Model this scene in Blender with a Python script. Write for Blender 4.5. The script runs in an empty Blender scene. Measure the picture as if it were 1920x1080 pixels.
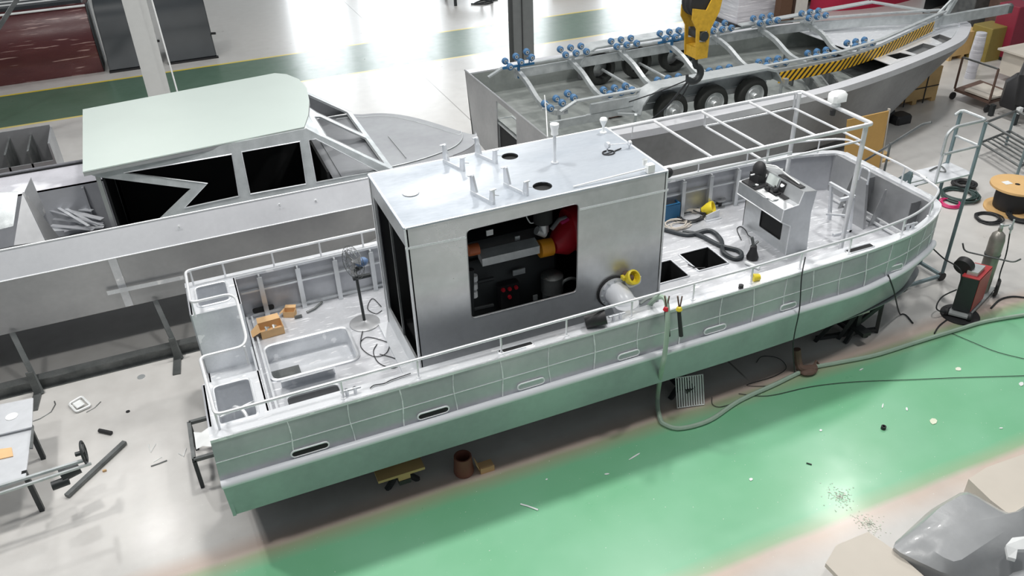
import bpy, math, random
from mathutils import Vector, Matrix
from mathutils.geometry import tessellate_polygon
random.seed(4)
SC = bpy.context.scene
COL = SC.collection
# ------------------------------------------------------------------ camera
YAW, PIT, ROL, F, CH = 0.377473, 0.567685, 0.0384, 1555.1, 8.2
fw = Vector((math.sin(YAW)*math.cos(PIT), math.cos(YAW)*math.cos(PIT), -math.sin(PIT)))
r0 = Vector((math.cos(YAW), -math.sin(YAW), 0)); d0 = fw.cross(r0)
RT = math.cos(ROL)*r0 + math.sin(ROL)*d0
DN = -math.sin(ROL)*r0 + math.cos(ROL)*d0
CP = Vector((0, 0, CH))
cam = bpy.data.cameras.new('camera'); cam.sensor_width = 36; cam.lens = F/1920*36
cam.clip_end = 200
co = bpy.data.objects.new('camera', cam); COL.objects.link(co); SC.camera = co
mw = Matrix.Identity(4)
for i in range(3):
    mw[i][0] = RT[i]; mw[i][1] = -DN[i]; mw[i][2] = -fw[i]; mw[i][3] = CP[i]
co.matrix_world = mw
SC.view_settings.view_transform = 'Standard'; SC.view_settings.look = 'None'
SC.view_settings.gamma = 1; SC.view_settings.use_curve_mapping = False
SC.view_settings.exposure = 0.0
# ------------------------------------------------------------------ world, hall lamps and added fill lamps
wd = bpy.data.worlds.new('hall_ambient'); SC.world = wd; wd.use_nodes = True
bg = wd.node_tree.nodes['Background']; bg.inputs[0].default_value = (0.80, 0.86, 0.90, 1); bg.inputs[1].default_value = 0.24
def area(x, y, z, e, size, col=(1, .98, .95), rot=(0, 0, 0), sy=None):
    l = bpy.data.lights.new('hall_and_fill_light', 'AREA'); l.energy = e; l.size = size; l.color = col
    if sy: l.shape = 'RECTANGLE'; l.size_y = sy
    else: l.shape = 'DISK'
    o = bpy.data.objects.new('hall_and_fill_light', l); COL.objects.link(o); o.location = (x, y, z); o.rotation_euler = rot
    return o
LAMPS = [(-4.5, 11.4, 500), (1.8, 11.4, 450), (8.0, 11.4, 480), (16.0, 13.3, 420),
         (-5.0, 5.8, 250), (2.0, 5.8, 260), (9.8, 5.6, 360), (-4, 21, 270), (6, 21, 380), (15.8, 18.6, 430), (-2, 30, 120), (12, 32, 380), (25, 22, 90)]  # row nearest the camera is added fill for the near sides
for x, y, e in LAMPS: area(x, y, 12.0, e, .9)

# ------------------------------------------------------------------ helpers
def W(px, py, ax, v):
    """point where the sight line through a pixel meets the plane ax = v"""
    r = RT*((px-960)/F) + DN*((py-540)/F) + fw
    k = 'xyz'.index(ax); t = (v-CP[k])/r[k]
    return CP + r*t
def WP(px, py, p0, n):
    r = RT*((px-960)/F) + DN*((py-540)/F) + fw
    return CP + r*((Vector(p0)-CP).dot(n)/r.dot(n))
OFF = {}
class MB:
    def __init__(s): s.v = []; s.f = []; s.m = []
    def add(s, vs, fs):
        o = len(s.v); s.v += [Vector(p) for p in vs]; s.f += [[o+i for i in f] for f in fs]; return s
    def box(s, a, b):
        x0, y0, z0 = [min(a[i], b[i]) for i in range(3)]; x1, y1, z1 = [max(a[i], b[i]) for i in range(3)]
        return s.add([(x0,y0,z0),(x1,y0,z0),(x1,y1,z0),(x0,y1,z0),(x0,y0,z1),(x1,y0,z1),(x1,y1,z1),(x0,y1,z1)],
                     [(0,3,2,1),(4,5,6,7),(0,1,5,4),(1,2,6,5),(2,3,7,6),(3,0,4,7)])
    def rbox(s, a, b, c=.02):
        """box with chamfered vertical edges and top"""
        x0, y0, z0 = [min(a[i], b[i]) for i in range(3)]; x1, y1, z1 = [max(a[i], b[i]) for i in range(3)]
        def ring(z, d):
            return [(x0+c+d,y0+d,z),(x1-c-d,y0+d,z),(x1-d,y0+c+d,z),(x1-d,y1-c-d,z),(x1-c-d,y1-d,z),(x0+c+d,y1-d,z),(x0+d,y1-c-d,z),(x0+d,y0+c+d,z)]
        rs = [ring(z0, 0), ring(z1-c, 0), ring(z1, c*.7)]
        fs = [tuple(range(7, -1, -1)), tuple(range(16, 24))]
        for k in range(2):
            for i in range(8): j = (i+1) % 8; fs.append((k*8+i, k*8+j, k*8+8+j, k*8+8+i))
        return s.add(rs[0]+rs[1]+rs[2], fs)
    def bar(s, p, q, w, h, up=(0, 0, 1)):
        p, q = Vector(p), Vector(q); d = (q-p)
        if d.length < 1e-6: return s
        d.normalize(); u = Vector(up)
        if abs(d.dot(u)) > .98: u = Vector((1, 0, 0)) if abs(d.x) < .9 else Vector((0, 1, 0))
        a = d.cross(u).normalized()*w/2; b = a.cross(d).normalized()*h/2
        return s.add([p-a-b, p+a-b, p+a+b, p-a+b, q-a-b, q+a-b, q+a+b, q-a+b],
                     [(0,3,2,1),(4,5,6,7),(0,1,5,4),(1,2,6,5),(2,3,7,6),(3,0,4,7)][0:6])
    def tube(s, path, r, n=8, closed=False, rs=None):
        P = [Vector(p) for p in path]; N = len(P); vs = []
        prev = None
        for i in range(N):
            if closed: t = P[(i+1) % N]-P[i-1]
            else: t = P[min(i+1, N-1)]-P[max(i-1, 0)]
            if t.length < 1e-9: t = Vector((0, 0, 1))
            t.normalize()
            if prev is None:
                u = Vector((0, 0, 1)) if abs(t.z) < .9 else Vector((1, 0, 0))
            else: u = prev
            a = (u - t*u.dot(t)).normalized(); prev = a; b = t.cross(a)
            R = rs[i] if rs else r
            for k in range(n):
                an = 2*math.pi*k/n; vs.append(P[i]+a*math.cos(an)*R+b*math.sin(an)*R)
        fs = []
        for i in range(N if closed else N-1):
            j = (i+1) % N
            for k in range(n):
                l = (k+1) % n; fs.append((i*n+k, i*n+l, j*n+l, j*n+k))
        if not closed: fs += [tuple(range(n-1, -1, -1)), tuple((N-1)*n+k for k in range(n))]
        return s.add(vs, fs)
    def cyl(s, p, q, r, r2=None, n=20):
        return s.tube([p, q], r, n, rs=[r, r if r2 is None else r2])
    def lathe(s, c, prof, axis=(0, 0, 1), n=24):
        """prof: list of (radius, height) along axis from c"""
        t = Vector(axis).normalized(); u = Vector((0, 0, 1)) if abs(t.z) < .9 else Vector((1, 0, 0))
        a = (u-t*u.dot(t)).normalized(); b = t.cross(a); c = Vector(c); vs = []; fs = []
        for (r, h) in prof:
            for k in range(n):
                an = 2*math.pi*k/n; vs.append(c+t*h+(a*math.cos(an)+b*math.sin(an))*r)
        for i in range(len(prof)-1):
            for k in range(n):
                l = (k+1) % n; fs.append((i*n+k, i*n+l, (i+1)*n+l, (i+1)*n+k))
        return s.add(vs, fs)
    def sheet(s, rows, closed=False):
        n = len(rows[0]); vs = [p for r in rows for p in r]; fs = []
        for i in range(len(rows)-1):
            for k in range(n if closed else n-1):
                l = (k+1) % n; fs.append((i*n+k, i*n+l, (i+1)*n+l, (i+1)*n+k))
        return s.add(vs, fs)
    def plate(s, loops, th):
        """flat polygon (first loop) with holes (others), thickened by vector th"""
        L = [[Vector(p) for p in l] for l in loops]; th = Vector(th)
        tris = tessellate_polygon(L); flat = [p for l in L for p in l]; n = len(flat)
        vs = flat+[p+th for p in flat]; fs = []
        for t in tris: fs.append(tuple(t)); fs.append(tuple(n+i for i in reversed(t)))
        o = 0
        for l in L:
            m = len(l)
            for i in range(m): j = (i+1) % m; fs.append((o+i, o+j, n+o+j, n+o+i))
            o += m
        return s.add(vs, fs)
    def ball(s, c, r, sx=1, sy=1, sz=1, n=12, m=8):
        c = Vector(c); vs = []; fs = []
        for i in range(m+1):
            th = math.pi*i/m
            for k in range(n):
                an = 2*math.pi*k/n
                vs.append(c+Vector((r*sx*math.sin(th)*math.cos(an), r*sy*math.sin(th)*math.sin(an), r*sz*math.cos(th))))
        for i in range(m):
            for k in range(n):
                l = (k+1) % n; fs.append((i*n+k, (i+1)*n+k, (i+1)*n+l, i*n+l))
        return s.add(vs, fs)
    def build(s, name, mat, parent=None, smooth=True, loc=None):
        me = bpy.data.meshes.new(name)
        off = Vector((0, 0, 0))
        if parent is not None: off = OFF.get(parent.name, off)
        own = Vector(loc) if loc is not None else off
        me.from_pydata([tuple(p-own) for p in s.v], [], s.f); me.validate()
        import bmesh
        b = bmesh.new(); b.from_mesh(me); bmesh.ops.remove_doubles(b, verts=b.verts, dist=1e-5)
        bmesh.ops.recalc_face_normals(b, faces=b.faces); b.to_mesh(me); b.free()
        if smooth:
            for p in me.polygons: p.use_smooth = True
            me.set_sharp_from_angle(angle=.62)
        me.materials.append(mat)
        o = bpy.data.objects.new(name, me); COL.objects.link(o)
        if parent is not None: o.parent = parent
        o.location = own-off if parent is not None else own
        OFF[o.name] = own
        return o
def thing(name, label, cat, loc, group=None):
    o = bpy.data.objects.new(name, None); COL.objects.link(o); o.location = loc; o.empty_display_size = .2
    OFF[o.name] = Vector(loc); o['label'] = label; o['category'] = cat
    if group: o['group'] = group
    return o
def tag(o, label, cat, group=None, kind=None):
    o['label'] = label; o['category'] = cat
    if group: o['group'] = group
    if kind: o['kind'] = kind
    return o
def one(mb, name, mat, label, cat, group=None, smooth=True, kind=None):
    """a top-level thing that is a single mesh, origin at its base"""
    n = len(mb.v); c = sum(mb.v, Vector())/n; c.z = min(p.z for p in mb.v)
    return tag(mb.build(name, mat, None, smooth, loc=c), label, cat, group, kind)
def struct(mb, name, mat, smooth=False):
    o = mb.build(name, mat, None, smooth); o['kind'] = 'structure'; return o
def dup(root, loc, label=None, rotz=None):
    r = root.copy(); COL.objects.link(r); r.location = loc
    if rotz is not None: r.rotation_euler = (0, 0, rotz)
    if label: r['label'] = label
    for ch in list(root.children):
        c = ch.copy(); COL.objects.link(c); c.parent = r
        for g in ch.children:
            d = g.copy(); COL.objects.link(d); d.parent = c
    return r
def arc(c, r, a0, a1, n, plane='xy'):
    out = []
    for i in range(n+1):
        a = a0+(a1-a0)*i/n; u, v = r*math.cos(a), r*math.sin(a)
        out.append(Vector(c)+Vector((u, v, 0) if plane == 'xy' else (u, 0, v) if plane == 'xz' else (0, u, v)))
    return out
def smoothpath(P, n=6):
    """Catmull-Rom through the points"""
    P = [Vector(p) for p in P]; out = []
    for i in range(len(P)-1):
        a = P[max(i-1, 0)]; b = P[i]; c = P[i+1]; d = P[min(i+2, len(P)-1)]
        for k in range(n):
            t = k/n; out.append(.5*((2*b)+(c-a)*t+(2*a-5*b+4*c-d)*t*t+(3*b-3*c+d-a)*t**3))
    return out+[P[-1]]
def fillet(P, r, n=4, closed=False):
    """round the corners of a polyline"""
    P = [Vector(p) for p in P]; N = len(P); out = []
    for i in range(N):
        if not closed and i in (0, N-1): out.append(P[i]); continue
        a = P[i-1]; b = P[i]; c = P[(i+1) % N]
        u = (a-b); v = (c-b); ru = min(r, u.length*.45); rv = min(r, v.length*.45)
        p0 = b+u.normalized()*ru; p1 = b+v.normalized()*rv
        for k in range(n+1):
            t = k/n; out.append(p0*(1-t)**2+b*2*t*(1-t)+p1*t*t)
    return out
def lerp(a, b, t): return a+(b-a)*t
def interp(tab, x):
    if x <= tab[0][0]: return tab[0][1]
    for i in range(len(tab)-1):
        if x <= tab[i+1][0]: return lerp(tab[i][1], tab[i+1][1], (x-tab[i][0])/(tab[i+1][0]-tab[i][0]))
    return tab[-1][1]

# ------------------------------------------------------------------ materials
def new(name):
    m = bpy.data.materials.new(name); m.use_nodes = True
    return m, m.node_tree.nodes, m.node_tree.links, m.node_tree.nodes['Principled BSDF']
def c4(c): return (c[0], c[1], c[2], 1)
def simple(name, col, rough=.6, metal=0., var=.12, scale=8., bump=.0, coat=0.):
    m, N, L, B = new(name)
    B.inputs['Roughness'].default_value = rough; B.inputs['Metallic'].default_value = metal
    if coat: B.inputs['Coat Weight'].default_value = coat
    tc = N.new('ShaderNodeTexCoord'); nz = N.new('ShaderNodeTexNoise'); nz.inputs['Scale'].default_value = scale; nz.inputs['Detail'].default_value = 5
    L.new(tc.outputs['Object'], nz.inputs['Vector'])
    mx = N.new('ShaderNodeMix'); mx.data_type = 'RGBA'; L.new(nz.outputs['Fac'], mx.inputs['Factor'])
    mx.inputs['A'].default_value = c4([max(0, k*(1-var)) for k in col]); mx.inputs['B'].default_value = c4([min(1, k*(1+var)) for k in col])
    L.new(mx.outputs['Result'], B.inputs['Base Color'])
    if bump:
        bp = N.new('ShaderNodeBump'); bp.inputs['Strength'].default_value = bump; bp.inputs['Distance'].default_value = .02
        L.new(nz.outputs['Fac'], bp.inputs['Height']); L.new(bp.outputs['Normal'], B.inputs['Normal'])
    return m
def alu(name, a, b, metal=.85, r0=.25, r1=.5, marks=0., scale=1.3, stretch=(1, 1, 1), markcol=(.92, .93, .95), mscale=(5, 16, 5)):
    """mill-finish aluminium with cloudy patches and ground weld marks"""
    m, N, L, B = new(name); B.inputs['Metallic'].default_value = metal
    tc = N.new('ShaderNodeTexCoord'); mp = N.new('ShaderNodeMapping'); mp.inputs['Scale'].default_value = stretch
    L.new(tc.outputs['Object'], mp.inputs['Vector'])
    n1 = N.new('ShaderNodeTexNoise'); n1.inputs['Scale'].default_value = scale; n1.inputs['Detail'].default_value = 3; L.new(mp.outputs[0], n1.inputs['Vector'])
    n2 = N.new('ShaderNodeTexNoise'); n2.inputs['Scale'].default_value = scale*14; n2.inputs['Detail'].default_value = 6; L.new(mp.outputs[0], n2.inputs['Vector'])
    ad = N.new('ShaderNodeMath'); ad.operation = 'MULTIPLY_ADD'; ad.inputs[1].default_value = .25; L.new(n2.outputs['Fac'], ad.inputs[0]); L.new(n1.outputs['Fac'], ad.inputs[2])
    rp = N.new('ShaderNodeMapRange'); rp.inputs[1].default_value = .38; rp.inputs[2].default_value = .85; L.new(ad.outputs[0], rp.inputs[0])
    mx = N.new('ShaderNodeMix'); mx.data_type = 'RGBA'; mx.inputs['A'].default_value = c4(a); mx.inputs['B'].default_value = c4(b); L.new(rp.outputs[0], mx.inputs['Factor'])
    rr = N.new('ShaderNodeMapRange'); rr.inputs[3].default_value = r1; rr.inputs[4].default_value = r0; L.new(rp.outputs[0], rr.inputs[0]); L.new(rr.outputs[0], B.inputs['Roughness'])
    out = mx.outputs['Result']
    if marks:
        mp2 = N.new('ShaderNodeMapping'); mp2.inputs['Scale'].default_value = mscale; L.new(tc.outputs['Object'], mp2.inputs['Vector'])
        n3 = N.new('ShaderNodeTexNoise'); n3.inputs['Scale'].default_value = 1.0; n3.inputs['Detail'].default_value = 2.5; L.new(mp2.outputs[0], n3.inputs['Vector'])
        r3 = N.new('ShaderNodeMapRange'); r3.inputs[1].default_value = .66-marks*.1; r3.inputs[2].default_value = .70-marks*.1; L.new(n3.outputs['Fac'], r3.inputs[0])
        m3 = N.new('ShaderNodeMix'); m3.data_type = 'RGBA'; m3.inputs['B'].default_value = c4(markcol); L.new(out, m3.inputs['A']); L.new(r3.outputs[0], m3.inputs['Factor'])
        out = m3.outputs['Result']
    L.new(out, B.inputs['Base Color'])
    bp = N.new('ShaderNodeBump'); bp.inputs['Strength'].default_value = .12; bp.inputs['Distance'].default_value = .03
    L.new(ad.outputs[0], bp.inputs['Height']); L.new(bp.outputs['Normal'], B.inputs['Normal'])
    return m
M = {}
M['hull'] = alu('mill_aluminium_hull', (.37, .38, .41), (.51, .525, .555), .45, .36, .52, 0, .9)
M['bright'] = alu('ground_aluminium', (.60, .62, .65), (.80, .82, .85), .45, .3, .5, .3, 2.2)
M['deck'] = alu('aluminium_deck_plate', (.47, .485, .51), (.70, .71, .745), .4, .35, .55, .55, 1.6, (1, 1, 1), (.84, .85, .88), (4, 22, 6))
M['cabin'] = alu('brushed_aluminium_cabin', (.50, .52, .53), (.72, .74, .76), .7, .26, .42, 0, .8)
M['roof'] = alu('smeared_aluminium_roof', (.36, .40, .45), (.56, .60, .65), .4, .3, .5, 0, 1.2, (.6, 1.6, 1))
M['weld'] = simple('weld_bead', (.88, .90, .92), .45, .3, .08, 60, .6)
M['tube'] = alu('aluminium_tube', (.68, .70, .72), (.84, .85, .87), .4, .3, .45, 0, 4)
M['dullalu'] = alu('dull_grey_aluminium', (.34, .345, .36), (.46, .47, .48), .6, .36, .5, 0, .8)
M['aroof'] = simple('pale_mint_film', (.50, .57, .54), .35, .1, .04, 1.2)
M['dark'] = simple('cavity_shade', (.012, .013, .014), .8)  # near black that puts the shade of openings into the colour
M['foredeck'] = alu('smooth_grey_deck', (.28, .29, .31), (.36, .375, .39), .4, .4, .55, 0, .6)
M['darkalu'] = alu('dark_grey_aluminium_side', (.20, .205, .21), (.29, .30, .31), .5, .38, .5, 0, .7)
M['workdeck'] = alu('grimy_work_deck', (.20, .22, .21), (.33, .35, .34), .3, .4, .55, 0, .9)
M['paleside'] = alu('lightened_aluminium', (.58, .59, .62), (.74, .75, .78), .4, .35, .5, 0, 1.0)  # pale tone puts light on the upturned strake into the colour; also gunwale
M['black'] = simple('black_rubber', (.02, .02, .022), .55)
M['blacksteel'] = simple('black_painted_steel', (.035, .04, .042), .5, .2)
M['grey'] = simple('grey_paint', (.36, .38, .38), .5)
M['galv'] = alu('galvanised_steel', (.42, .45, .46), (.60, .63, .64), .5, .35, .5, 0, 5)
M['white'] = simple('white_plastic', (.86, .88, .88), .35)
M['whitepipe'] = simple('white_painted_pipe', (.82, .84, .88), .3, 0, .03)
M['yellow'] = simple('yellow_plastic', (.82, .66, .04), .4)
M['crane'] = simple('crane_yellow_paint', (.62, .37, .03), .5, .1, .3, 14)
M['red'] = simple('red_paint', (.55, .02, .035), .4)
M['weldred'] = simple('welder_red_panel', (.42, .045, .05), .45)
M['orange'] = simple('orange_paint', (.85, .36, .02), .4)
M['blue'] = simple('blue_rubber', (.05, .15, .30), .45, 0, .4, 30)
M['bluebox'] = simple('blue_plastic', (.02, .13, .28), .45)
M['fanblue'] = simple('fan_motor_blue', (.12, .20, .36), .4)
M['card'] = simple('cardboard', (.62, .40, .20), .8, 0, .1)
M['ply'] = simple('plywood_sheet', (.55, .33, .10), .7, 0, .15, 3)
M['wood'] = simple('crate_wood', (.62, .42, .19), .75, 0, .2, 4)
M['reelwood'] = simple('reel_plywood', (.72, .46, .20), .6, 0, .12, 4)
M['maroon'] = alu('maroon_hull_under_film', (.075, .016, .020), (.13, .04, .04), 0, .18, .4, .1, 1.1, (.5, 1, 2), (.42, .27, .25), (.9, 4, 16))  # pale streaks paint the film's highlights into the colour
M['slate'] = simple('dark_slate_rubber', (.035, .042, .048), .42, 0, .2, 2)
M['green'] = simple('dark_green_hose', (.035, .065, .06), .5)
M['pink'] = simple('pink_hose', (.62, .03, .16), .45)
M['cable'] = simple('black_cable', (.02, .022, .025), .6)
M['palehose'] = simple('pale_green_hose', (.36, .47, .38), .6, 0, .1)
M['clearhose'] = simple('grey_braided_hose', (.30, .33, .32), .5)
M['stair'] = simple('blue_grey_stair_tube', (.20, .27, .29), .4, .3)
M['tread'] = simple('white_tread_plate', (.62, .64, .67), .4, .2)
M['steel'] = alu('dull_steel', (.10, .11, .11), (.20, .21, .21), .6, .4, .6, 0, 4)
M['brown'] = simple('rust_brown', (.14, .085, .065), .7, 0, .3)
M['tarp'] = simple('grey_plastic_sheet', (.36, .37, .38), .3, 0, .2, 3, .5, .3)
M['board'] = simple('beige_board', (.62, .57, .50), .7, 0, .08, 2)
M['filmwrap'] = alu('stretch_film', (.42, .42, .46), (.80, .80, .86), .1, .2, .4, .6, 1.2, (.4, .4, 7), (.95, .95, 1), (1, 1, 22))
M['beige'] = simple('beige_column_paint', (.60, .58, .54), .6)
M['colgrey'] = simple('pale_grey_column_paint', (.56, .57, .56), .6, 0, .04)
M['coldark'] = simple('dark_grey_column_paint', (.13, .14, .14), .6)
M['darkred'] = simple('crimson_tarp', (.42, .01, .05), .6)
M['bottle'] = alu('gas_bottle_paint', (.20, .19, .17), (.34, .32, .29), .4, .3, .45, 0, 4)
M['glassscreen'] = simple('pale_screen', (.72, .78, .76), .2)
M['tyre'] = simple('tyre_rubber', (.022, .024, .022), .7, 0, .2, 20)
M['rim'] = alu('galvanised_rim', (.55, .58, .58), (.85, .87, .88), .6, .3, .4, 0, 9)
# hazard stripes along world axes of the beam
def hazard():
    m, N, L, B = new('hazard_stripe_tape'); B.inputs['Roughness'].default_value = .4
    tc = N.new('ShaderNodeTexCoord'); sp = N.new('ShaderNodeSeparateXYZ'); L.new(tc.outputs['Object'], sp.inputs[0])
    a = N.new('ShaderNodeMath'); a.operation = 'MULTIPLY_ADD'; a.inputs[1].default_value = -.9; L.new(sp.outputs['Z'], a.inputs[0]); L.new(sp.outputs['X'], a.inputs[2])
    b = N.new('ShaderNodeMath'); b.operation = 'MULTIPLY'; b.inputs[1].default_value = 6.6; L.new(a.outputs[0], b.inputs[0])
    c = N.new('ShaderNodeMath'); c.operation = 'FRACT'; L.new(b.outputs[0], c.inputs[0])
    d = N.new('ShaderNodeMath'); d.operation = 'GREATER_THAN'; d.inputs[1].default_value = .45; L.new(c.outputs[0], d.inputs[0])
    mx = N.new('ShaderNodeMix'); mx.data_type = 'RGBA'; mx.inputs['A'].default_value = (.03, .025, .02, 1); mx.inputs['B'].default_value = (.86, .50, .03, 1)
    L.new(d.outputs[0], mx.inputs['Factor']); L.new(mx.outputs['Result'], B.inputs['Base Color'])
    return m
M['hazard'] = hazard()
# epoxy floor with painted lanes
def floor_mat():
    m, N, L, B = new('painted_epoxy_floor')
    tc = N.new('ShaderNodeTexCoord'); sp = N.new('ShaderNodeSeparateXYZ'); L.new(tc.outputs['Object'], sp.inputs[0])
    nz = N.new('ShaderNodeTexNoise'); nz.inputs['Scale'].default_value = .8; nz.inputs['Detail'].default_value = 4; L.new(tc.outputs['Object'], nz.inputs['Vector'])
    n2 = N.new('ShaderNodeTexNoise'); n2.inputs['Scale'].default_value = 3.5; n2.inputs['Detail'].default_value = 6; L.new(tc.outputs['Object'], n2.inputs['Vector'])
    def mth(op, a, b):
        n = N.new('ShaderNodeMath'); n.operation = op; n.use_clamp = False
        for i, v in enumerate((a, b)):
            if isinstance(v, (int, float)): n.inputs[i].default_value = v
            else: L.new(v, n.inputs[i])
        return n.outputs[0]
    yw = mth('ADD', sp.outputs['Y'], mth('MULTIPLY', mth('SUBTRACT', nz.outputs['Fac'], .5), .14))
    def band(y, lo, hi, soft):
        a = N.new('ShaderNodeMapRange'); a.inputs[1].default_value = lo-soft; a.inputs[2].default_value = lo+soft; L.new(y, a.inputs[0])
        b = N.new('ShaderNodeMapRange'); b.inputs[1].default_value = hi-soft; b.inputs[2].default_value = hi+soft; b.inputs[3].default_value = 1; b.inputs[4].default_value = 0; L.new(y, b.inputs[0])
        return mth('MULTIPLY', a.outputs[0], b.outputs[0])
    def mix(f, a, b):
        x = N.new('ShaderNodeMix'); x.data_type = 'RGBA'
        L.new(f, x.inputs['Factor'])
        for k, v in (('A', a), ('B', b)):
            if isinstance(v, tuple): x.inputs[k].default_value = c4(v)
            else: L.new(v, x.inputs[k])
        return x.outputs['Result']
    base = mix(n2.outputs['Fac'], (.52, .505, .485), (.66, .65, .63))
    grn = mix(nz.outputs['Fac'], (.15, .46, .23), (.27, .58, .38))
    grn2 = mix(nz.outputs['Fac'], (.06, .13, .08), (.12, .20, .15))
    c = mix(band(yw, 5.15, 7.72, .05), base, grn)
    brd = mth('MULTIPLY', band(yw, 7.55, 7.95, .12), .55)
    c = mix(brd, c, (.46, .30, .22))
    brd2 = mth('MULTIPLY', band(yw, 4.9, 5.25, .15), mth('MULTIPLY', nz.outputs['Fac'], .9))
    c = mix(brd2, c, (.62, .42, .30))
    c = mix(band(sp.outputs['Y'], 25.75, 28.8, .02), c, grn2)
    c = mix(band(sp.outputs['Y'], 28.75, 28.87, .01), c, (.80, .62, .06))
    c = mix(band(sp.outputs['Y'], 25.66, 25.78, .01), c, (.80, .66, .22))
    c = mix(mth('MULTIPLY', band(sp.outputs['X'], 6.99, 7.02, .006), band(sp.outputs['Y'], 8, 60, .1)), c, (.25, .24, .22))
    # scattered grinding dust
    v = N.new('ShaderNodeTexNoise'); v.inputs['Scale'].default_value = 34; v.inputs['Detail'].default_value = 2; L.new(tc.outputs['Object'], v.inputs['Vector'])
    r = N.new('ShaderNodeMapRange'); r.inputs[1].default_value = .73; r.inputs[2].default_value = .76; L.new(v.outputs['Fac'], r.inputs[0])
    c = mix(mth('MULTIPLY', r.outputs[0], band(sp.outputs['Y'], 3, 9, .2)), c, (.75, .78, .74))
    L.new(c, B.inputs['Base Color'])
    rr = N.new('ShaderNodeMapRange'); rr.inputs[3].default_value = .22; rr.inputs[4].default_value = .42; L.new(n2.outputs['Fac'], rr.inputs[0]); L.new(rr.outputs[0], B.inputs['Roughness'])
    B.inputs['Coat Weight'].default_value = .25; B.inputs['Coat Roughness'].default_value = .18
    return m
# ------------------------------------------------------------------ the hall
struct(MB().box((-30, -6, -.2), (50, 60, 0)), 'floor', floor_mat())
struct(MB().box((-30, 48, 0), (50, 48.3, 12)), 'wall_back', simple('cream_hall_wall', (.55, .56, .55), .8))
pane = bpy.data.materials.new('daylit_window_pane'); pane.use_nodes = True
_b = pane.node_tree.nodes['Principled BSDF']; _b.inputs['Emission Color'].default_value = (.93, .97, 1, 1); _b.inputs['Emission Strength'].default_value = 6
_b.inputs['Base Color'].default_value = (.8, .9, 1, 1)
for i, (x0, x1) in enumerate([(6.5, 9.5), (10.5, 15), (17, 22), (26, 32), (-12, -9)]):
    o = struct(MB().box((x0, 47.9, 1.5), (x1, 47.98, 9.5)), 'window_%d' % (i+1), pane)
# ================================================================== FIRE BOAT
fb = thing('fire_boat', 'bare aluminium fire boat with boxy cabin, guard rails and open foredeck, beside green lane', 'boat', (5, 9.45, 0))
ZT, ZF, ZB, ZD, CY = 1.95, 1.34, .75, 1.2, 9.45
near_top = [(-.62,7.65),(6.5,7.68),(7.5,7.71),(8.5,7.74),(9.2,7.80),(9.7,7.88),(10.15,8.03),(10.5,8.2),(10.78,8.42),(10.88,8.75)]
near_mid = [(-.64,7.62),(6.5,7.64),(7.5,7.67),(8.5,7.68),(9.1,7.76),(9.65,7.88),(10.15,8.05),(10.5,8.2),(10.72,8.36),(10.82,8.7)]
near_bot = [(-.62,7.68),(6.3,7.68),(7.2,7.70),(8.1,7.74),(8.8,7.82),(9.35,7.92),(9.9,8.05),(10.3,8.24),(10.55,8.5),(10.62,8.9)]
zbots = [.75,.75,.75,.75,.75,.75,.76,.82,.92,.98]
def densify(T, n=5):
    out = []
    for i in range(len(T)-1):
        k = 14 if i == 0 else n
        for j in range(k):
            out.append(tuple(lerp(T[i][c], T[i+1][c], j/k) for c in range(len(T[0]))))
    return out+[T[-1]]
def smooth2(T):
    P = smoothpath([(t[0], t[1], t[2] if len(t) > 2 else 0) for t in T[1:]], 5)
    head = [tuple(lerp(T[0][c], T[1][c], j/14) for c in range(len(T[0]))) for j in range(14)]
    return [Vector((h[0], h[1], h[2] if len(h) > 2 else 0)) for h in head]+P
nt, nm = smooth2(near_top), smooth2(near_mid)
nb = smooth2([(a, b, z) for (a, b), z in zip(near_bot, zbots)])
def FY(y): return 11.25-(y-7.65)*(.56 if y > 7.65 else 1)
def side(line, z, inset=0, far=False):
    out = []
    for i, p in enumerate(line):
        a = line[max(i-1, 0)]; b = line[min(i+1, len(line)-1)]; t = Vector((b.x-a.x, b.y-a.y, 0)).normalized()
        q = Vector((p.x, p.y, 0))+Vector((-t.y, t.x, 0))*inset
        y = FY(p.y)-(q.y-p.y) if far else q.y
        out.append(Vector((q.x, y, p.z if z is None else z)))
    return out
def full(line, z, inset=0):
    return side(line, z, inset)+side(line, z, inset, True)[::-1]
hull = MB()
bl = [p.copy() for p in nb]
top_o, mid_o, bot_o = full(nt, ZT), full(nm, ZF), full(bl, None)
keel = [Vector((p.x-.25*max(0, min(1, (p.x-9.2)/1.3)), CY+(p.y-CY)*.15, p.z-.42*max(.02, min(1, (10.4-p.x)/2.2)))) for p in bot_o]
hull.sheet([top_o, mid_o, bot_o])
MB().sheet([bot_o, keel]).build('bottom_plating', M['blacksteel'], fb)  # black puts the shade under the hull into the plating colour
n = len(nt)
top_i = full(nt, ZT, .05); dk_i = full(nt, ZD-.02, .07)
hull.sheet([top_o, top_i, dk_i])
# stern closure below the pods
hull.plate([[(-.62, 7.66, .75), (-.62, 11.24, .75), (-.62, 11.24, 1.95), (-.62, 10.38, 1.95), (-.62, 10.38, .95), (-.62, 8.72, .95), (-.62, 8.72, 1.95), (-.62, 7.66, 1.95)]], (.04, 0, 0))
hull.plate([[(-.6, 7.7, .75), (-.6, 11.2, .75), (-.6, 9.8, .34), (-.6, 9.1, .34)]], (.03, 0, 0))
hull = hull.build('hull', M['hull'], fb)
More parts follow.
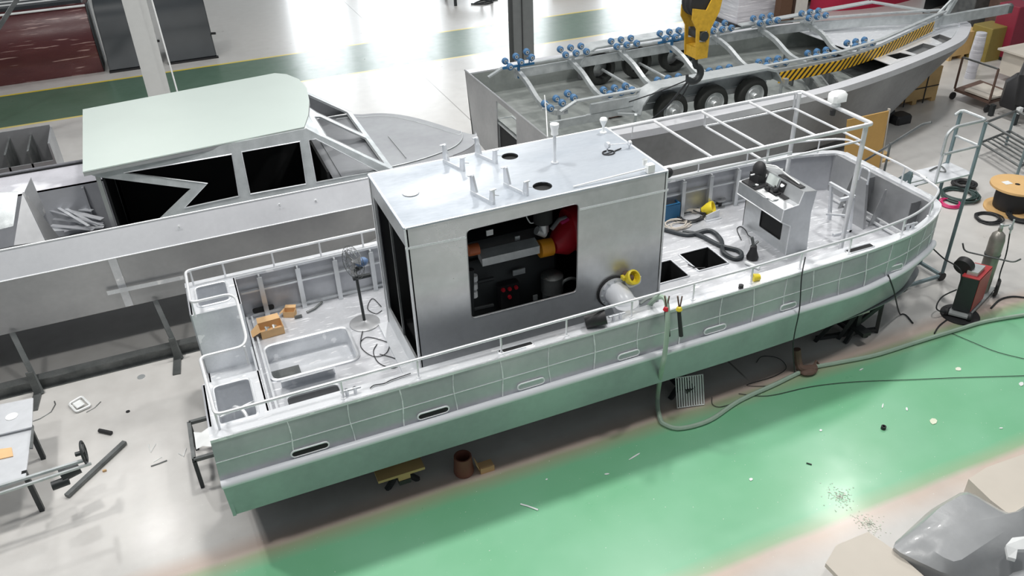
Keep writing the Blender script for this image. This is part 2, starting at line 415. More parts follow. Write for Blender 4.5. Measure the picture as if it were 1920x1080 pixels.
# gunwale cap with rail around it
cap = MB(); cw = .24
ci = side(nt, ZT+.012, cw); co_ = side(nt, ZT+.012, -.012)
ci = [p.lerp(q, max(0, min(.55, (p.x-8.6)/2.2))) for p, q in zip(ci, co_)]
cap.sheet([co_, ci]); cap.sheet([ci, [p+Vector((0, 0, -.04)) for p in ci]]); cap.sheet([side(nt, ZT-.02, -.012), co_])
fi = side(nt, ZT+.012, .13, True); fo = side(nt, ZT+.012, -.012, True)
cap.sheet([fo, fi]); cap.sheet([fi, side(nt, ZT-.03, .13, True)])
cap.box((10.76, 8.62, ZT-.02), (10.90, FY(8.66), ZT+.013))
cap.build('gunwale', M['bright'], fb)
fen = MB()
nf = [p+Vector((0, 0, ZF)) for p in nm]
nf = [Vector((p.x, p.y-.03, ZF)) for p in nm[:-6]]
fen.tube(nf, .052, 12); fen.tube([Vector((p.x, FY(p.y), p.z)) for p in nf], .052, 12)
fen.build('fender_rail', M['whitepipe'], fb)
# weld seams on the near side
xs = [.22,.92,1.55,2.22,2.85,3.5,4.15,4.8,5.45,6.1,6.65,7.2,7.7,8.2,8.7,9.2,9.65,10.05,10.4]
def yat(line, x):
    for i in range(len(line)-1):
        if line[i].x <= x <= line[i+1].x: return lerp(line[i].y, line[i+1].y, (x-line[i].x)/(line[i+1].x-line[i].x+1e-9))
    return line[-1].y
sm = MB()
for k, x in enumerate(xs):
    w = .008 if k % 2 else .012
    for q in range(6):
        a = q/6; b = (q+1)/6
        P = lambda t: Vector((x+.012*math.sin(k*3+t*5), lerp(yat(nt, x), yat(nm, x), t)-.004, lerp(ZT-.01, ZF+.05, t)))
        sm.bar(P(a), P(b), w*(1+.35*math.sin(q*2.3+k)), .01, (0, 1, 0))
mids = [Vector((lerp(a.x, b.x, .5), lerp(a.y, b.y, .5)-.003, 1.64)) for a, b in zip(nt, nm)]
for a, b in zip(mids[:-4], mids[1:-3]): sm.bar(a, b, .009, .006, (0, 1, 0))
sm.build('weld_seam', M['weld'], fb)
e = MB()
for L_, z in ((nt, ZT+.012),):
    for a, b in zip(side(L_, z, .0)[:-1], side(L_, z, .0)[1:]): e.bar(a, b, .022, .014)
e.build('cap_edge_bead', M['weld'], fb)
# freeing ports above the fender, outside
for k, (x0, x1, op) in enumerate([(.18,.62,1),(1.72,2.12,1),(3.05,3.42,0),(4.5,4.82,0),(5.85,6.2,0),(7.15,7.42,0),(9.25,9.55,0)]):
    y = yat(nm, (x0+x1)/2)-.004; z = 1.455; r = .045
    lp = [Vector((x1-r+r*math.cos(a), y, z+r*math.sin(a))) for a in [math.pi*(-.5+j/6) for j in range(7)]]+[Vector((x0+r+r*math.cos(a), y, z+r*math.sin(a))) for a in [math.pi*(.5+j/6) for j in range(7)]]
    f = MB().tube(lp, .012, 6, True).build('freeing_port', M['weld'], fb)
    MB().plate([lp], (0, -.006, 0)).build('port_plate', M['dark'] if op else M['hull'], f)  # dark plate paints the hole's shade; hull-coloured where the port is closed
# deck with openings
def loopz(pts, z): return [W(a, b, 'z', z) for a, b in pts]
def rr(x0, y0, x1, y1, z, r=.08): return fillet([(x0,y0,z),(x1,y0,z),(x1,y1,z),(x0,y1,z)], r, 4, True)
deck = MB()
out = [p for p in full(nt, ZD, .06) if p.x > .1]
out = [Vector((.08, out[0].y, ZD))]+out+[Vector((.08, out[-1].y, ZD))]
H1 = rr(.2, 9.42, 1.42, 10.28, ZD, .14); H2 = rr(.30, 8.42, 1.02, 9.02, ZD, .1)
H3 = rr(6.93, 9.36, 7.5, 9.95, ZD, .02); H4 = rr(6.05, 9.30, 6.72, 9.86, ZD, .02)
H5 = rr(9.42, 8.62, 9.98, 8.80, ZD, .08); H6 = rr(1.95+.35, 7.95, 2.35, 8.0, ZD, .01)
deck.plate([out, H1, H2, H3, H4], (0, 0, -.012))
deck.build('deck', M['deck'], fb, smooth=False)
MB().plate([[p+Vector((0,0,-.47)) for p in out]], (0,0,-.01)).build('bilge_plate', M['dullalu'], fb, smooth=False)
def well(name, L_, dep, mat, rim=True, rimr=.014):
    m = MB(); lo = [p+Vector((0, 0, -dep)) for p in L_]
    m.sheet([L_, lo], closed=True); m.plate([lo], (0, 0, -.01))
    o = m.build(name, mat, fb)
    if rim: MB().tube([p+Vector((0, 0, .008)) for p in L_], rimr, 6, True).build('coaming', M['bright'], o)
    return o
well('deck_hatch_well', H1, .26, M['bright'], True, .026)
well('deck_hatch_well', H2, .44, M['dullalu'], True, .026)
well('deck_hatch_well', H3, .44, M['dark']); well('deck_hatch_well', H4, .44, M['dark'])
MB().box((.22, 9.62, .955), (.62, 9.98, .975)).build('sump_opening', M['steel'], fb)
lid = MB()
for i in range(9):
    pass
rows = [[(x, 9.06+.14*math.cos(a), 1.2+.24*math.sin(a)) for x in (.30, .66, 1.02)] for a in [math.pi*(.02+.5*j/8) for j in range(9)]]
lid.sheet(rows); lid.box((.28, 9.04, 1.2), (1.04, 9.2, 1.24))
lid.build('locker_cowl', M['bright'], fb)
# inner bulwark framing on both sides
def innery(x, far): 
    y = yat(nt, x)+.08
    return FY(y-.08)-.08 if far else y
for far in (0, 1):
    fr = MB()
    pts = [(x, innery(x, far)) for x in [0.1+.35*i for i in range(29)]]
    for a, b in zip(pts[:-1], pts[1:]):
        s_ = -1 if far else 1
        fr.bar((a[0], a[1]+.03*s_, 1.66), (b[0], b[1]+.03*s_, 1.66), .05, .03); fr.bar((a[0], a[1]+.0*s_, 1.23), (b[0], b[1], 1.23), .06, .05)
    x = .4
    while x < 9.6:
        y = innery(x, far); s_ = -1 if far else 1
        fr.box((x-.012, y, 1.2), (x+.012, y+s_*.1, 1.93)); fr.box((x-.035, y+s_*.1, 1.2), (x+.035, y+s_*.112, 1.9)); x += .56
    fr.build('bulwark_frame', M['cabin'], fb)
MB().box((10.70, 8.45, 1.2), (10.76, FY(8.5), 1.94)).build('bow_bulkhead', M['dullalu'], fb)
for y in (8.72, 9.75): MB().box((10.5, y, 1.2), (10.7, y+.012, 1.9)).build('bow_stiffener', M['darkalu'], fb)
MB().tube([(10.48, 8.72, 1.25), (10.48, 10.4, 1.25)], .024, 8).tube([(10.52, 8.72, 1.33), (10.52, 10.2, 1.33)], .015, 8).build('bow_pipe', M['tube'], fb)
for (a, b) in (((10.6, 9.35), (10.35, 9.35)), ((10.6, 10.1), (10.35, 10.1))):
    MB().plate([[(10.6, a[1], 1.2), (10.36, a[1], 1.2), (10.56, a[1], 1.85), (10.6, a[1], 1.85)]], (0, .012, 0)).build('bow_gusset', M['dullalu'], fb)
# slots drawn as dark plates on the near cap
for px0, px1, py0, py1 in ((933, 1000, 659, 645), (1590, 1634, 474, 458)):
    a = W(px0, py0, 'z', ZT+.014); b = W(px1, py1, 'z', ZT+.014)
    ym = (a.y+b.y)/2; hw_ = .04 if px0 < 1200 else .05; L_ = fillet([(a.x, ym-hw_, ZT+.014), (b.x, ym-hw_, ZT+.014), (b.x, ym+hw_, ZT+.014), (a.x, ym+hw_, ZT+.014)], .03, 4, True)
    f = MB().tube(L_, .012, 6, True).build('cap_slot', M['bright'], fb); MB().plate([L_], (0, 0, .004)).build('slot_plate', M['dark'], f)  # dark plate laid on the cap paints the slot's shade
# far inner slot
L_ = fillet([(.2, 11.12, 1.28), (.52, 11.12, 1.28), (.52, 11.12, 1.37), (.2, 11.12, 1.37)], .04, 4, True)
MB().plate([L_], (0, -.01, 0)).build('inner_port', M['dark'], fb)  # dark plate on the wall paints the port's shade
# stern pods, recess
for (y0, y1) in ((7.72, 8.72), (10.38, 11.18)):
    pd = MB(); O = [(-.6, y0, ZT), (.06, y0, ZT), (.06, y1, ZT), (-.6, y1, ZT)]
    I = fillet([(-.5, y0+.14, ZT), (-.06, y0+.14, ZT), (-.06, y1-.1, ZT), (-.5, y1-.1, ZT)], .08, 4, True)
    pd.plate([O, I], (0, 0, -.015)); pd.sheet([I, [p+Vector((0, 0, -.62)) for p in I]], closed=True)
    pd.box((-.6, y0, 1.3), (.06, y1, 1.32))
    yw_ = 8.73 if y0 < 9 else 10.37; pd.box((-.6, yw_-.01, .95), (.06, yw_+.01, ZT)); pd.box((.04, min(y0, yw_), .9), (.07, max(y1, yw_), ZT))
    pd.build('stern_pod', M['bright'], fb)
for (y0, y1) in ((7.72, 8.72), (10.38, 11.18)):
    I = fillet([(-.5, y0+.14, ZT+.004), (-.06, y0+.14, ZT+.004), (-.06, y1-.1, ZT+.004), (-.5, y1-.1, ZT+.004)], .08, 4, True)
    MB().tube(I, .018, 6, True).build('pod_rim', M['bright'], fb)
rc = MB(); rc.box((-.6, 8.74, .93), (.06, 10.36, .95)); rc.box((.04, 8.74, .93), (.07, 10.36, 1.22)); rc.build('stern_recess', M['bright'], fb)
g = MB(); g.bar((.1, 7.9, 1.24), (.1, 11.1, 1.24), .03, .05); g.bar((.17, 7.9, 1.24), (.17, 11.1, 1.24), .03, .05); g.build('deck_edge_channel', M['bright'], fb)
pp = MB()
pp.tube(fillet([(-.4, 9.3, .96), (-.4, 9.3, 1.2), (-.2, 9.3, 1.2), (-.2, 9.3, .96)], .06), .016, 8)
pp.tube(fillet([(-.3, 9.6, .96), (-.3, 9.6, 1.3), (-.1, 9.62, 1.3)], .05), .014, 8)
pp.tube(fillet([(-.32, 9.35, 1.12), (-.32, 9.75, 1.12), (-.14, 9.75, 1.2)], .05), .012, 8)
pp.build('recess_pipework', M['bright'], fb)
p2 = MB().tube(fillet([(-.16, 8.0, 1.33), (-.16, 8.0, 1.72), (-.22, 8.2, 1.84), (-.32, 8.36, 1.8), (-.34, 8.4, 1.6)], .07), .022, 10)
p2.tube([(-.49, 8.3, 1.74), (-.08, 8.4, 1.76)], .012, 8); p2.build('tank_vent_pipe', M['tube'], fb)
# guard rails
zr = 2.22
nr = [p for p in side(nt, zr, .09) if -.5 < p.x < 10.8]
A_ = [(-.5, 7.74, zr), (-.56, 8.92, zr), (-.04, 8.92, zr), (.02, 9.1, zr), (.02, 10.1, zr), (-.06, 10.24, zr), (-.56, 10.24, zr), (-.56, 11.14, zr), (-.2, 11.16, zr)]
A_ = fillet([nr[3]]+[Vector(a) for a in A_]+[(2.3, 11.16, zr)], .09, 4)
rail = MB(); rail.tube(A_, .021, 8); rail.tube(nr[2:]+[Vector((10.83, 8.95, zr))], .019, 8)
rail.build('guard_rail', M['tube'], fb)
fr_ = [p for p in side(nt, zr, .09, True) if p.x > 6.5]
rail2 = MB(); rail2.tube(fillet(fr_[:-5]+[Vector((10.8, FY(8.7)-.05, zr+.03)), Vector((10.83, 9.45, zr+.03)), Vector((10.84, 8.85, zr))], .1, 3), .019, 8)
rail2.build('guard_rail', M['tube'], fb)
for x in (.9, 1.82, 2.9, 3.8, 4.75, 5.7, 6.65, 7.5, 8.4, 9.5, 10.3):
    y = yat(nt, x)+.09; MB().tube([(x, y, ZT), (x, y, zr)], .014, 6).lathe((x, y, ZT+.01), [(.0, .012), (.034, .01), (.034, 0)], n=10).build('rail_post', M['tube'], fb)
for x in (-.05, .65, 1.35, 2.0, 7.1, 8.0, 9.0, 9.9, 10.4):
    y = FY(yat(nt, x))-.09; MB().tube([(x, y, ZT), (x, y, zr)], .014, 6).build('rail_post', M['tube'], fb)
for y in (9.3, 10.3): MB().tube([(10.83, y, ZT), (10.83, y, zr+.03)], .014, 6).build('rail_post', M['tube'], fb)
for (x, y) in ((-.5, 7.8), (-.55, 8.9), (-.03, 8.92), (.02, 10.15), (-.55, 10.3), (-.5, 11.14)):
    MB().tube([(x, y, ZT), (x, y, zr)], .014, 6).build('rail_post', M['tube'], fb)
# cleats / fairleads on the near cap
for x in (1.0, 4.55, 9.75):
    y = yat(nt, x)+.12; MB().lathe((x-.05, y, ZT), [(.022, 0), (.022, .1)], n=8).lathe((x+.05, y, ZT), [(.022, 0), (.022, .1)], n=8).tube([(x-.12, y, ZT+.08), (x+.12, y, ZT+.08)], .018, 8).build('mooring_bitt', M['bright'], fb)
# ---------------------------------------------------------------- cabin
X0, X1, Y0, Y1, ZC = 2.02, 5.58, 8.42, 10.1, 3.6
cb = MB()
win = fillet([W(874, 432, 'y', Y0), W(1085, 381, 'y', Y0), W(1082, 547, 'y', Y0), W(884, 598, 'y', Y0)], .07, 5, True)
cb.plate([[(X0, Y0, ZD), (X1, Y0, ZD), (X1, Y0, ZC), (X0, Y0, ZC)], win], (0, .03, 0))
cb.plate([[(X0, Y1, ZD), (X1, Y1, ZD), (X1, Y1, ZC), (X0, Y1, ZC)]], (0, -.03, 0))
door = [(X0, 8.52, 1.55), (X0, 9.98, 1.55), (X0, 9.98, 3.33), (X0, 8.52, 3.33)]
cb.plate([[(X0, Y0, ZD), (X0, Y1, ZD), (X0, Y1, ZC), (X0, Y0, ZC)], door], (.03, 0, 0))
cb.plate([[(X1, Y0, ZD), (X1, Y1, ZD), (X1, Y1, ZC), (X1, Y0, ZC)]], (-.03, 0, 0))
cb.build('cabin', M['cabin'], fb, smooth=False)
MB().tube(win, .006, 6, True).build('window_edge', M['dullalu'], fb)
MB().box((X0-.16, Y0+.02, ZD), (X0, Y1, ZD+.04)).build('cabin_sill', M['bright'], fb)
rf = MB()
holes = []
for (px, py, r) in ((956, 293, .115), (1017, 349, .125)):
    c = W(px, py, 'z', ZC+.02); holes.append([c+Vector((r*math.cos(a), r*math.sin(a), 0)) for a in [2*math.pi*k/20 for k in range(20)]])
rfp = fillet([(X0-.02, Y0-.015, ZC+.02), (X1+.02, Y0-.015, ZC+.02), (X1+.02, Y1+.015, ZC+.02), (X0-.02, Y1+.015, ZC+.02)], .04, 3, True)
rf.plate([rfp]+holes, (0, 0, -.02))
rf.build('cabin_roof', M['roof'], fb, smooth=False)
for h in holes:
    MB().sheet([h, [p+Vector((0, 0, -.5)) for p in h]], True).plate([[p+Vector((0, 0, -.5)) for p in h]], (0, 0, -.01)).build('vent_hole', M['dark'], fb)
MB().box((X0+.06, Y1-.06, 1.22), (X1-.06, Y1-.04, ZC-.03)).box((X0+.06, Y0+.05, 1.22), (X1-.06, Y1-.06, 1.235)).box((X1-.08, Y0+.05, 1.23), (X1-.06, Y1-.06, ZC-.03)).box((X0+.06, Y0+.05, ZC-.05), (X1-.06, Y1-.06, ZC-.03)).build('cabin_shade_panels', M['dark'], fb, smooth=False)  # added dark panels paint the shade inside the cabin
ed = MB()
for a, b in zip([(X0, Y0), (X1, Y0), (X1, Y1), (X0, Y1)], [(X1, Y0), (X1, Y1), (X0, Y1), (X0, Y0)]): ed.tube([(a[0], a[1], ZC+.01), (b[0], b[1], ZC+.01)], .016, 6)
for (x, y) in ((X0, Y0), (X1, Y0), (X0, Y1)): ed.tube([(x, y, ZD), (x, y, ZC)], .014, 6)
def strip(a, b, w=.03):
    pa, pb = W(a[0], a[1], 'y', Y0), W(b[0], b[1], 'y', Y0); ed.bar(pa, pb, w, .01, (0, 1, 0))
strip((760, 467), (874, 445), .03); strip((1087, 393), (1253, 356), .03)
ed.build('cabin_weld', M['weld'], fb)
MB().box((X0+.005, 9.22, 1.56), (X0+.03, 9.26, 3.33)).build('door_divider', M['steel'], fb)
MB().box((X0+.05, 8.5, 1.5), (X0+.07, 8.62, 1.95)).build('door_hinge_plate', M['blacksteel'], fb)
c = W(770, 361, 'z', ZC+.03)
MB().lathe(c, [(.0, .006), (.1, .005), (.105, 0)], n=24).build('roof_disc', M['white'], fb)
# four Y brackets on the roof
def bracket(px, py):
    b = W(px, py, 'z', ZC+.02); m = MB(); f = b+Vector((-.14, .42, 0))
    m.bar(b+Vector((0, 0, .02)), f+Vector((0, 0, .02)), .012, .04)
    m.plate([[b, b+Vector((0, 0, .19)), b+Vector((-.022, .04, .19)), b+Vector((-.03, .07, .03))]], (.03, .008, 0))
    m.plate([[f, f+Vector((0, 0, .25)), f+Vector((.02, -.04, .25)), f+Vector((.04, -.10, .04))]], (.03, .008, 0))
    m.bar(b+Vector((-.03, .01, .19)), b+Vector((.05, .03, .19)), .03, .012); m.bar(b+Vector((-.01, .03, .12)), b+Vector((.10, .06, .08)), .012, .012); m.bar(f+Vector((-.03, -.02, .25)), f+Vector((.05, 0, .25)), .03, .012)
    return m
for q in ((869, 322), (930, 308), (925, 384), (988, 368)): bracket(*q).build('roof_bracket', M['bright'], fb)
# mast antenna, all round light, search light, furled pole
b = W(1040, 306, 'z', ZC+.02); h = (b-W(1040, 306, 'y', b.y)).length
def zat(px, py, y): return W(px, py, 'y', y).z
m = MB().lathe(b, [(.022, 0), (.022, zat(1039, 252, b.y)-b.z)], n=10); zt = zat(1039, 252, b.y)
ma = m.build('antenna_mast', M['tube'], fb)
MB().lathe((b.x, b.y, zt), [(.0, 0), (.05, 0), (.045, .05), (.06, .12), (.06, .145), (.0, .155)], n=16).build('antenna_head', M['white'], ma)
MB().lathe(b, [(.05, .0), (.05, .02), (.0, .02)], n=10).build('mast_foot', M['bright'], ma)
b = W(1131, 249, 'z', ZC+.02)
nl = MB().lathe(b, [(.05, 0), (.05, .015), (.02, .02), (.018, .10), (.05, .17), (.058, .2), (.045, .225), (0, .23)], n=14).build('all_round_light', M['white'], fb)
b = W(1141, 286, 'z', ZC+.03)
ring = [b+Vector((.085*math.cos(a), .07*math.sin(a), .0)) for a in [2*math.pi*k/16 for k in range(16)]]
MB().tube(ring, .01, 6, True).tube([b+Vector((.08, 0, 0)), b+Vector((.22, .05, 0))], .01, 6).tube([b+Vector((.05, .0, .0)), b+Vector((-.09, -.03, 0))], .008, 6).build('cable_loop', M['cable'], fb)
b2 = W(1139, 272, 'z', ZC+.12); b3 = W(1180, 268, 'z', ZC+.1)
MB().tube([b2, b3], .007, 6).lathe(b2, [(.0, -.02), (.045, -.02), (.045, .02), (0, .02)], (1, .2, 0), 14).lathe(b3, [(0, -.02), (.035, -.02), (.035, .02), (0, .02)], (1, .2, 0), 12).lathe((b2.x, b2.y, ZC+.02), [(.012, 0), (.012, .08)], n=8).lathe((b3.x, b3.y, ZC+.02), [(.01, 0), (.01, .06)], n=8).build('horn_bracket', M['bright'], fb)
b = W(1075, 350, 'z', ZC+.04); c = W(1218, 314, 'z', ZC+.09)
MB().tube([b, c], .011, 8).build('furled_pole', M['white'], fb)
MB().box(c-Vector((.05, .05, .06)), c+Vector((.05, .04, .05))).lathe(c+Vector((-.04, .06, .02)), [(.03, 0), (.035, .08)], (0, 0, 1), 10).build('pole_clamp', M['white'], fb)
b = W(1252, 324, 'z', ZC-.05)
MB().ball(b, .075, 1, .8, 1).build('pipe_plug', M['black'], fb)
# water outlet elbow out of the cabin side
c = W(1148, 545, 'y', Y0)
MB().lathe(c, [(.24, .0), (.24, -.03), (.17, -.03)], (0, 1, 0), 32).build('pump_outlet_flange', M['black'], fb)
MB().lathe(c+Vector((0, -.03, 0)), [(.215, 0), (.215, -.035), (.15, -.04)], (0, 1, 0), 32).build('outlet_flange_ring', M['bright'], fb)
for k in range(12):
    a = 2*math.pi*k/12; q = c+Vector((.195*math.cos(a), -.07, .195*math.sin(a)))
    MB().lathe(q, [(0, -.02), (.016, -.02), (.016, .02)], (0, 1, 0), 6).build('flange_bolt', M['galv'], fb)
path = [c+Vector((0, -.03, 0)), c+Vector((0, -.14, 0))]+[c+Vector((.0, -.12, 0))+Vector((0, -.24*math.sin(a), -.26*(1-math.cos(a)))) for a in [math.pi/2*k/8 for k in range(1, 9)]]
el = path[-1]; path.append(Vector((el.x+.0, el.y, 1.97)))
path = [p+Vector((max(0, c.z-p.z)*.16+.02, 0, 0)) for p in path]
MB().tube(path, .168, 24).build('outlet_elbow', M['whitepipe'], fb)
y = W(1182, 522, 'y', Y0-.14)
yc = MB().lathe(y, [(.0, .03), (.08, .03), (.085, -.02), (.105, -.04), (.105, -.09), (.08, -.1), (.08, -.02), (0, -.02)], (-.2, .7, -.6), 20).box(y+Vector((-.12, -.02, .0)), y+Vector((-.08, .06, .05))).box(y+Vector((.06, -.02, .0)), y+Vector((.1, .06, .05)))
yc.build('valve_cap', M['yellow'], fb)
MB().tube([y+Vector((0, .12, -.02)), y+Vector((0, .02, 0))], .07, 12).ball(y+Vector((0, 0, .01)), .05).build('valve_body', M['brown'], fb)
MB().tube(fillet([y+Vector((-.02, .1, -.1)), y+Vector((-.02, -.02, -.12)), y+Vector((.12, -.04, -.08)), y+Vector((.12, -.04, .02))], .03), .022, 8).build('valve_pipe', M['white'], fb)
b = W(1116, 598, 'z', 2.07)
MB().tube([b+Vector((-.12, .05, -.03)), b+Vector((.13, -.05, .03))], .1, 16).build('rubber_sleeve', M['black'], fb)
# ---------------------------------------------------------------- canopy frame
cf = MB(); zc = ZC
a, b, cc, d = (X1, Y0+.08, zc), (9.05, Y0+.08, zc), (9.05, Y1-.05, zc), (X1, Y1-.05, zc)
cf.tube(fillet([a, b, cc, d], .05, 3), .03, 10)
for x in (6.35, 7.18, 8.05): cf.tube([(x, Y0+.08, zc), (x, Y1-.05, zc)], .02, 8)
lo = fillet([(7.25, Y0+.1, 3.36), (8.92, Y0+.1, 3.36), (8.92, Y1-.08, 3.36), (7.25, Y1-.08, 3.36)], .05, 3, True)
cf.tube(lo, .018, 8, True)
cf.tube([(5.58, Y0+.02, 3.47), (7.6, Y0+.02, 3.47)], .016, 8)
for (x, y) in ((7.25, Y0+.09), (7.25, Y1-.07), (8.92, Y0+.09), (8.92, Y1-.07)): cf.tube([(x, y, 3.36), (x, y, zc)], .016, 8)
cf.tube([(6.0, Y1-.05, zc), (6.0, Y1-.03, 3.4)], .008, 6)
cf.build('canopy_frame', M['tube'], fb)
for (x, y) in ((8.98, Y0+.12), (8.98, Y1-.09)):
    MB().tube([(x, y, ZD), (x, y, zc)], .036, 12).lathe((x, y, ZD), [(.07, 0), (.07, .012), (0, .012)], n=12).build('canopy_post', M['tube'], fb)
MB().tube([(6.15, 9.98, 3.58), (6.45, 9.5, 2.6)], .01, 6)
r = W(1569, 190, 'z', zc+.09)
ra = MB().lathe((r.x, r.y, zc), [(.03, 0), (.07, .03), (.05, .09), (.06, .1)], n=16).build('radar_mount', M['white'], fb)
MB().rbox((r.x-.13, r.y-.1, zc+.1), (r.x+.13, r.y+.1, zc+.24), .04).build('radar_dome', M['white'], ra)
MB().lathe((r.x-.04, r.y, zc-.12), [(0, 0), (.04, 0), (.045, .08), (0, .09)], n=12).build('searchlight', M['black'], ra)
# ---------------------------------------------------------------- helm console
_pp = [(1473,477),(1513,466),(1521,398),(1532,358),(1508,360),(1498,384),(1470,394),(1465,417),(1479,425)]
prof = [(p.x, p.z) for p in (W(a_, b_, 'y', 9.18) for a_, b_ in _pp)]
prof[0] = (prof[0][0], 1.2); prof[1] = (prof[1][0], 1.2); prof[8] = (prof[0][0], prof[8][1])
XF, ZDK = prof[0][0], prof[6][1]; XD0, XD1 = prof[6][0], prof[5][0]
P3 = lambda y: [(x, y, z) for x, z in prof]
hc = MB().plate([P3(9.18)], (0, .015, 0)).plate([P3(10.35)], (0, -.015, 0))
pr = prof
for i in range(len(pr)):
    a, b = pr[i], pr[(i+1) % len(pr)]
    if i == 5: # desk, slightly sunk
        hc.add([(a[0], 9.19, a[1]), (a[0], 10.34, a[1]), (b[0], 10.34, b[1]), (b[0], 9.19, b[1])], [(0, 1, 2, 3)])
    elif i in (8,):
        q = lambda x, y, z: (x, y, z)
        hc.plate([[(XF, 9.18, 1.2), (XF, 10.35, 1.2), (XF, 10.35, prof[8][1]), (XF, 9.18, prof[8][1])], fillet([(XF, 9.36, 1.38), (XF, 9.92, 1.38), (XF, 9.92, prof[8][1]-.04), (XF, 9.36, prof[8][1]-.04)], .03, 3, True)], (.012, 0, 0))
    else: hc.add([(a[0], 9.18, a[1]), (a[0], 10.35, a[1]), (b[0], 10.35, b[1]), (b[0], 9.18, b[1])], [(0, 1, 2, 3)])
hc = hc.build('helm_console', M['cabin'], fb, smooth=False)
MB().box((XF+.03, 9.25, 1.3), (XF+.3, 10.1, prof[8][1])).build('console_locker', M['dark'], hc)
ew = MB()
for y in (9.18, 10.35):
    for i in (4, 5, 6, 7): ew.tube([(pr[i][0], y, pr[i][1]), (pr[(i+1) % 9][0], y, pr[(i+1) % 9][1])], .01, 5)
ew.tube([(XF, 9.18, 1.2), (XF, 9.18, prof[8][1])], .01, 5); ew.tube([(prof[7][0], 9.18, prof[7][1]), (prof[7][0], 10.35, prof[7][1])], .01, 5)
ew.build('console_edge', M['weld'], hc)
dsl = (prof[5][1]-prof[6][1])/(XD1-XD0)
def dk(u, y, h=0): return Vector((lerp(XD0, XD1, u), y, ZDK+dsl*(XD1-XD0)*u+h))
def dplate(u0, y0, u1, y1, th): return MB().plate([[dk(u0, y0, .003), dk(u1, y0, .003), dk(u1, y1, .003), dk(u0, y1, .003)]], (0, 0, th))
dplate(.08, 9.95, .95, 10.32, .02).build('switch_panel', M['black'], hc)
for k in range(3): MB().lathe(dk(.25+.2*k, 10.05, .023), [(.03, 0), (.03, .012), (0, .012)], n=12).build('gauge', M['white'] if k == 1 else M['blacksteel'], hc)
MB().ball(dk(.85, 10.17, .2), .17, .6, .8, 1).box(dk(.5, 10.05, .02), dk(1.0, 10.28, .16)).build('gimbal_display', M['black'], hc)
m = dplate(.55, 9.6, .95, 9.86, .03)
for y, u in ((9.8, .5), (9.68, .75)): m.ball(dk(u, y, .07), .05).tube([dk(u, y, .03), dk(u-.08, y, .15)], .014, 6)
m.build('throttle_lever', M['black'], hc)
dplate(.7, 9.42, 1.0, 9.58, .012).build('trim_panel', M['black'], hc)
m = dplate(.08, 9.5, .5, 9.9, .012); m.ball(dk(.2, 9.62, .02), .06, 1.2, .8, .3).ball(dk(.35, 9.52, .02), .05, 1.2, .8, .3).build('white_rag', M['white'], hc)
def face(u, v, off=.006): return Vector((lerp(prof[5][0], prof[4][0], v)-off, u, lerp(prof[5][1], prof[4][1], v)+off))
def fplate(y0, y1, v0, v1, name, mt): MB().plate([[face(y0, v0), face(y1, v0), face(y1, v1), face(y0, v1)]], (-.008, 0, .008)).build(name, mt, hc)
fplate(9.76, 10.02, .15, .9, 'chart_screen', M['glassscreen'])
fplate(9.58, 9.71, .1, .85, 'engine_gauge_panel', M['black'])
MB().lathe(face(9.64, .6, .014), [(.04, 0), (.04, .008), (0, .008)], (-.7, 0, .7), 14).build('engine_gauge', M['white'], hc)
MB().lathe(face(10.1, .5, .01), [(.045, 0), (.045, .01), (0, .01)], (-.7, 0, .7), 14).build('compass_gauge', M['white'], hc)
tx, tz = prof[4][0], prof[4][1]
MB().box((tx+.02, 9.3, tz+.0), (tx+.12, 9.85, tz+.015)).build('windscreen_slot', M['black'], hc)
MB().tube(fillet([(tx, 10.3, tz+.02), (tx+.08, 10.0, tz+.1), (tx+.1, 9.7, tz+.04), (tx+.08, 9.4, tz+.03)], .05), .012, 6).tube([(tx-.02, 10.25, tz+.02), (tx+.15, 9.9, tz+.06)], .014, 6).tube([(tx-.1, 10.1, tz-.02), (tx-.25, 10.2, tz-.08)], .014, 6).build('loose_wiring', M['white'], hc)
# helm seat frame behind the console
sf = MB()
for y in (9.35, 9.85): sf.bar((9.95, y, 1.2), (9.85, y, 1.9), .05, .05); 
sf.bar((9.85, 9.3, 1.9), (9.85, 9.9, 1.9), .05, .05); sf.bar((9.6, 9.35, 1.88), (9.9, 9.35, 1.88), .05, .05); sf.bar((9.6, 9.35, 1.22), (9.98, 9.35, 1.22), .05, .04); sf.bar((9.6, 9.6, 1.5), (9.95, 9.35, 1.5), .03, .03)
sf.build('seat_frame', M['bright'], fb)
MB().plate([[(10.2, 9.3, 1.2), (10.2, 9.85, 1.2), (10.2, 9.7, 2.05), (10.2, 9.45, 2.05)]], (.05, 0, 0)).build('bow_fin', M['dullalu'], fb)
MB().tube(fillet([(10.2, 9.42, 2.0), (10.2, 9.42, 2.25), (10.2, 9.62, 2.25), (10.2, 9.62, 2.0)], .06), .016, 8).build('fin_handle', M['bright'], fb)
MB().plate([[(8.0, 10.75, 1.2), (8.28, 10.75, 1.2), (8.28, 10.75, 1.36), (8.0, 10.75, 1.3)]], (0, .02, 0)).box((7.98, 10.7, 1.2), (8.3, 10.9, 1.215)).build('deck_lug', M['bright'], fb)

